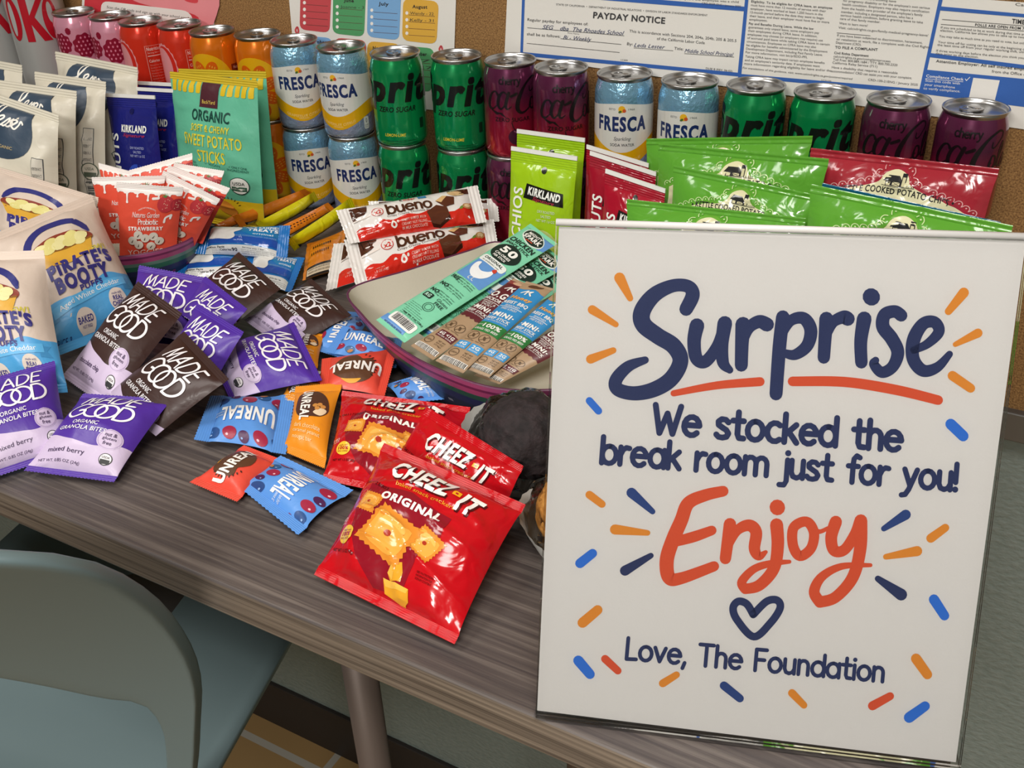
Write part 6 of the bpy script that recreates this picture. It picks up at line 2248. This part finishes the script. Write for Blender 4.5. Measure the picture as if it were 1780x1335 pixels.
# ---------------------------------------------------------------- the striped trays
def tray(name, label, rim, z, bands, inside, base=.72, shift=(0, 0), floorz=2.5):
    rim = spline(rim, True, 6)
    cx = sum(p[0] for p in rim) / len(rim)
    cy = sum(p[1] for p in rim) / len(rim)
    n = len(rim)
    root = empty(name, W((cx, cy, 0)), label, 'tray', 'striped paper trays')
    ring = lambda f, zz, d=0: [(cx + (x - cx) * f * (1 + d / math.hypot(x - cx, y - cy)), cy + (y - cy) * f * (1 + d / math.hypot(x - cx, y - cy)), zz) for x, y in rim]
    def skin(mb, rings, m):
        vs = [p for r in rings for p in r]
        fs = []
        for j in range(len(rings) - 1):
            for i in range(n):
                k = (i + 1) % n
                fs.append((j * n + i, j * n + k, (j + 1) * n + k, (j + 1) * n + i))
        mb.add(vs, fs, m)
    prof = lambda t: (base + (1 - base) * t ** .8, .6 + (z - .6) * t)
    inn = MB()
    rs = [ring(*prof(t / 8)) for t in range(8, -1, -1)]
    rs = [[(x, y, max(zz, floorz)) for x, y, zz in r] for r in rs]
    skin(inn, rs + [[(cx, cy, floorz)] * n], mat(inside, 'paper'))
    inn.build('tray_inside', root)
    out = MB()
    edges = [0] + [b_[0] for b_ in bands]
    for (t0, (t1, col)) in zip(edges, bands):
        st_ = 3
        skin(out, [ring(*prof(t0 + (t1 - t0) * k / st_), 2.4) for k in range(st_ + 1)], mat(col, 'film'))
    # dashes and little squares printed round the dark band
    rr = random.Random(5)
    for i in range(0, n, 3):
        t = rr.uniform(.2, .36)
        f, zz = prof(t)
        A0 = ring(f, zz, 2.75)[i]
        B0 = ring(f, zz, 2.75)[(i + 1) % n]
        f2, z2 = prof(t + .06)
        C0, D0 = ring(f2, z2, 2.75)[(i + 1) % n], ring(f2, z2, 2.75)[i]
        L_ = lambda a, b, q: tuple(a[k] + (b[k] - a[k]) * q for k in range(3))
        out.add([A0, L_(A0, B0, .6), L_(D0, C0, .6), D0], [(0, 1, 2, 3)], mat(rr.choice(('#b9b04a', '#8d8a9a', '#7a2a5e', '#b8b0a0')), 'film'))
    skin(out, [ring(base, .6, 2.4), [(cx, cy, .6)] * n], mat('#1d2540', 'film'))
    out.build('tray_outside', root)
    rm = MB()
    skin(rm, [ring(1, z, 0), ring(1, z + .8, .5), ring(1, z + .8, 1.9), ring(1, z, 2.4)], mat('#5c2648', 'film'))
    rm.build('tray_rim', root)
    return root


tray('snack_tray', 'boat-shaped paper tray, cream inside, with navy and pink stripes, holding the meat sticks',
     [(-206, -268), (-165, -304), (-111, -334), (-57, -352), (0, -357), (50, -334), (100, -300), (124, -270), (104, -226), (60, -204), (0, -178), (-76, -136), (-134, -118), (-152, -150), (-180, -210)],
     50, [(.42, '#1f2748'), (.6, '#2c2f5c'), (.72, '#2f5a4c'), (.84, '#b04a7c'), (.9, '#7a2c5a'), (1, '#b9568a')], '#cbc4b4', .8)
lc = atz(226, 398, 40)
tray('snack_tray', 'round paper tray with pink, green and navy stripes, holding the red strawberry packets',
     [(lc.x + 84 * math.cos(2 * math.pi * k / 12), lc.y + 74 * math.sin(2 * math.pi * k / 12)) for k in range(12)],
     42, [(.34, '#1f2748'), (.5, '#2c2f5c'), (.64, '#2f6a58'), (.74, '#6a8a80'), (.86, '#b04a7c'), (.92, '#7a2c5a'), (1, '#b9568a')], '#cbc4b4', .8)

# ---------------------------------------------------------------- wrapped muffins beside the sign
m_wrap = clear_mat('clear_film', (.97, .97, .975), .05, .08, .35)


def muffin(name, label, c, r, h, col1, col2, cup, wrap_pts, seed, tilt):
    root = empty(name, W((c[0], c[1], 0)), label, 'muffin')
    m_c, nt, b = nodes_mat('crumb_' + col1.strip('#'))
    tex_nodes(nt, b, (col1, col2), 120, 8, None, .8, .004, (.35, .7))
    b.inputs['Roughness'].default_value = .8
    M = Matrix.Translation(Vector(c)) @ Matrix.Rotation(tilt[0], 4, 'X') @ Matrix.Rotation(tilt[1], 4, 'Y')
    bm = bmesh.new()
    bmesh.ops.create_icosphere(bm, subdivisions=5, radius=1)
    for v in bm.verts:
        d = v.co.normalized()
        k = 1 + .06 * noise.noise(d * 3 + Vector((seed, 0, 0))) + .03 * noise.noise(d * 9) + .015 * noise.noise(d * 22)
        x, y, z = d * k
        flat = 1.0 if z > -.2 else .82
        v.co = Vector((x * r * flat, y * r * flat, (h * .5 + z * h * (.62 if z > 0 else .5))))
    MB().bm(bm, m_c, M).build('cake', root)
    cp = MB()
    rows, n = 5, 60
    vs, fs = [], []
    for j in range(rows + 1):
        t = j / rows
        for k in range(n):
            a = 2 * math.pi * k / n
            q = max(math.cos(a - 3.5), 0) ** 2      # the paper stands out on one side
            rr = (r * (.95 + (.16 + .3 * q) * t)) * (1 + .012 * (1 if k % 2 else -1))
            vs.append(M @ Vector((rr * math.cos(a), rr * math.sin(a), -6 + t * h * (.36 + .3 * q))))
    for j in range(rows):
        for k in range(n):
            fs.append((j * n + k, j * n + (k + 1) % n, (j + 1) * n + (k + 1) % n, (j + 1) * n + k))
    cp.add(vs, fs, mat(cup, 'paper'))
    cp.build('paper_cup', root)
    # loose clear film around it
    bm = bmesh.new()
    bmesh.ops.create_icosphere(bm, subdivisions=5, radius=1)
    sx, sy, sz = wrap_pts
    for v in bm.verts:
        d = v.co.normalized()
        k = 1 + .10 * noise.noise(d * 2.2 + Vector((seed * 2, 1, 0))) + .09 * (1 - abs(noise.noise(d * 3.4 + Vector((3, seed, 0))))) ** 3
        v.co = Vector((d.x * sx * k, d.y * sy * k, max(h * .5 + d.z * sz * k, .4)))
    MB().bm(bm, m_wrap, Matrix.Translation(Vector((c[0], c[1], 0)))).build('clear_wrap', root)
    return root


m1 = muffin('wrapped_muffin', 'dark chocolate muffin in clear film with a white paper cup, left of the sign', (40, -388, 17), 34, 54, '#181113', '#33282a', '#d9d8d2', (41, 40, 40), 2, (.3, .28))
m2 = muffin('wrapped_muffin', 'golden muffin in clear film, nearly hidden behind the sign', (112, -441, 8), 30, 46, '#a86a24', '#d59a48', '#d9d8d2', (36, 32, 28), 7, (.1, .1))
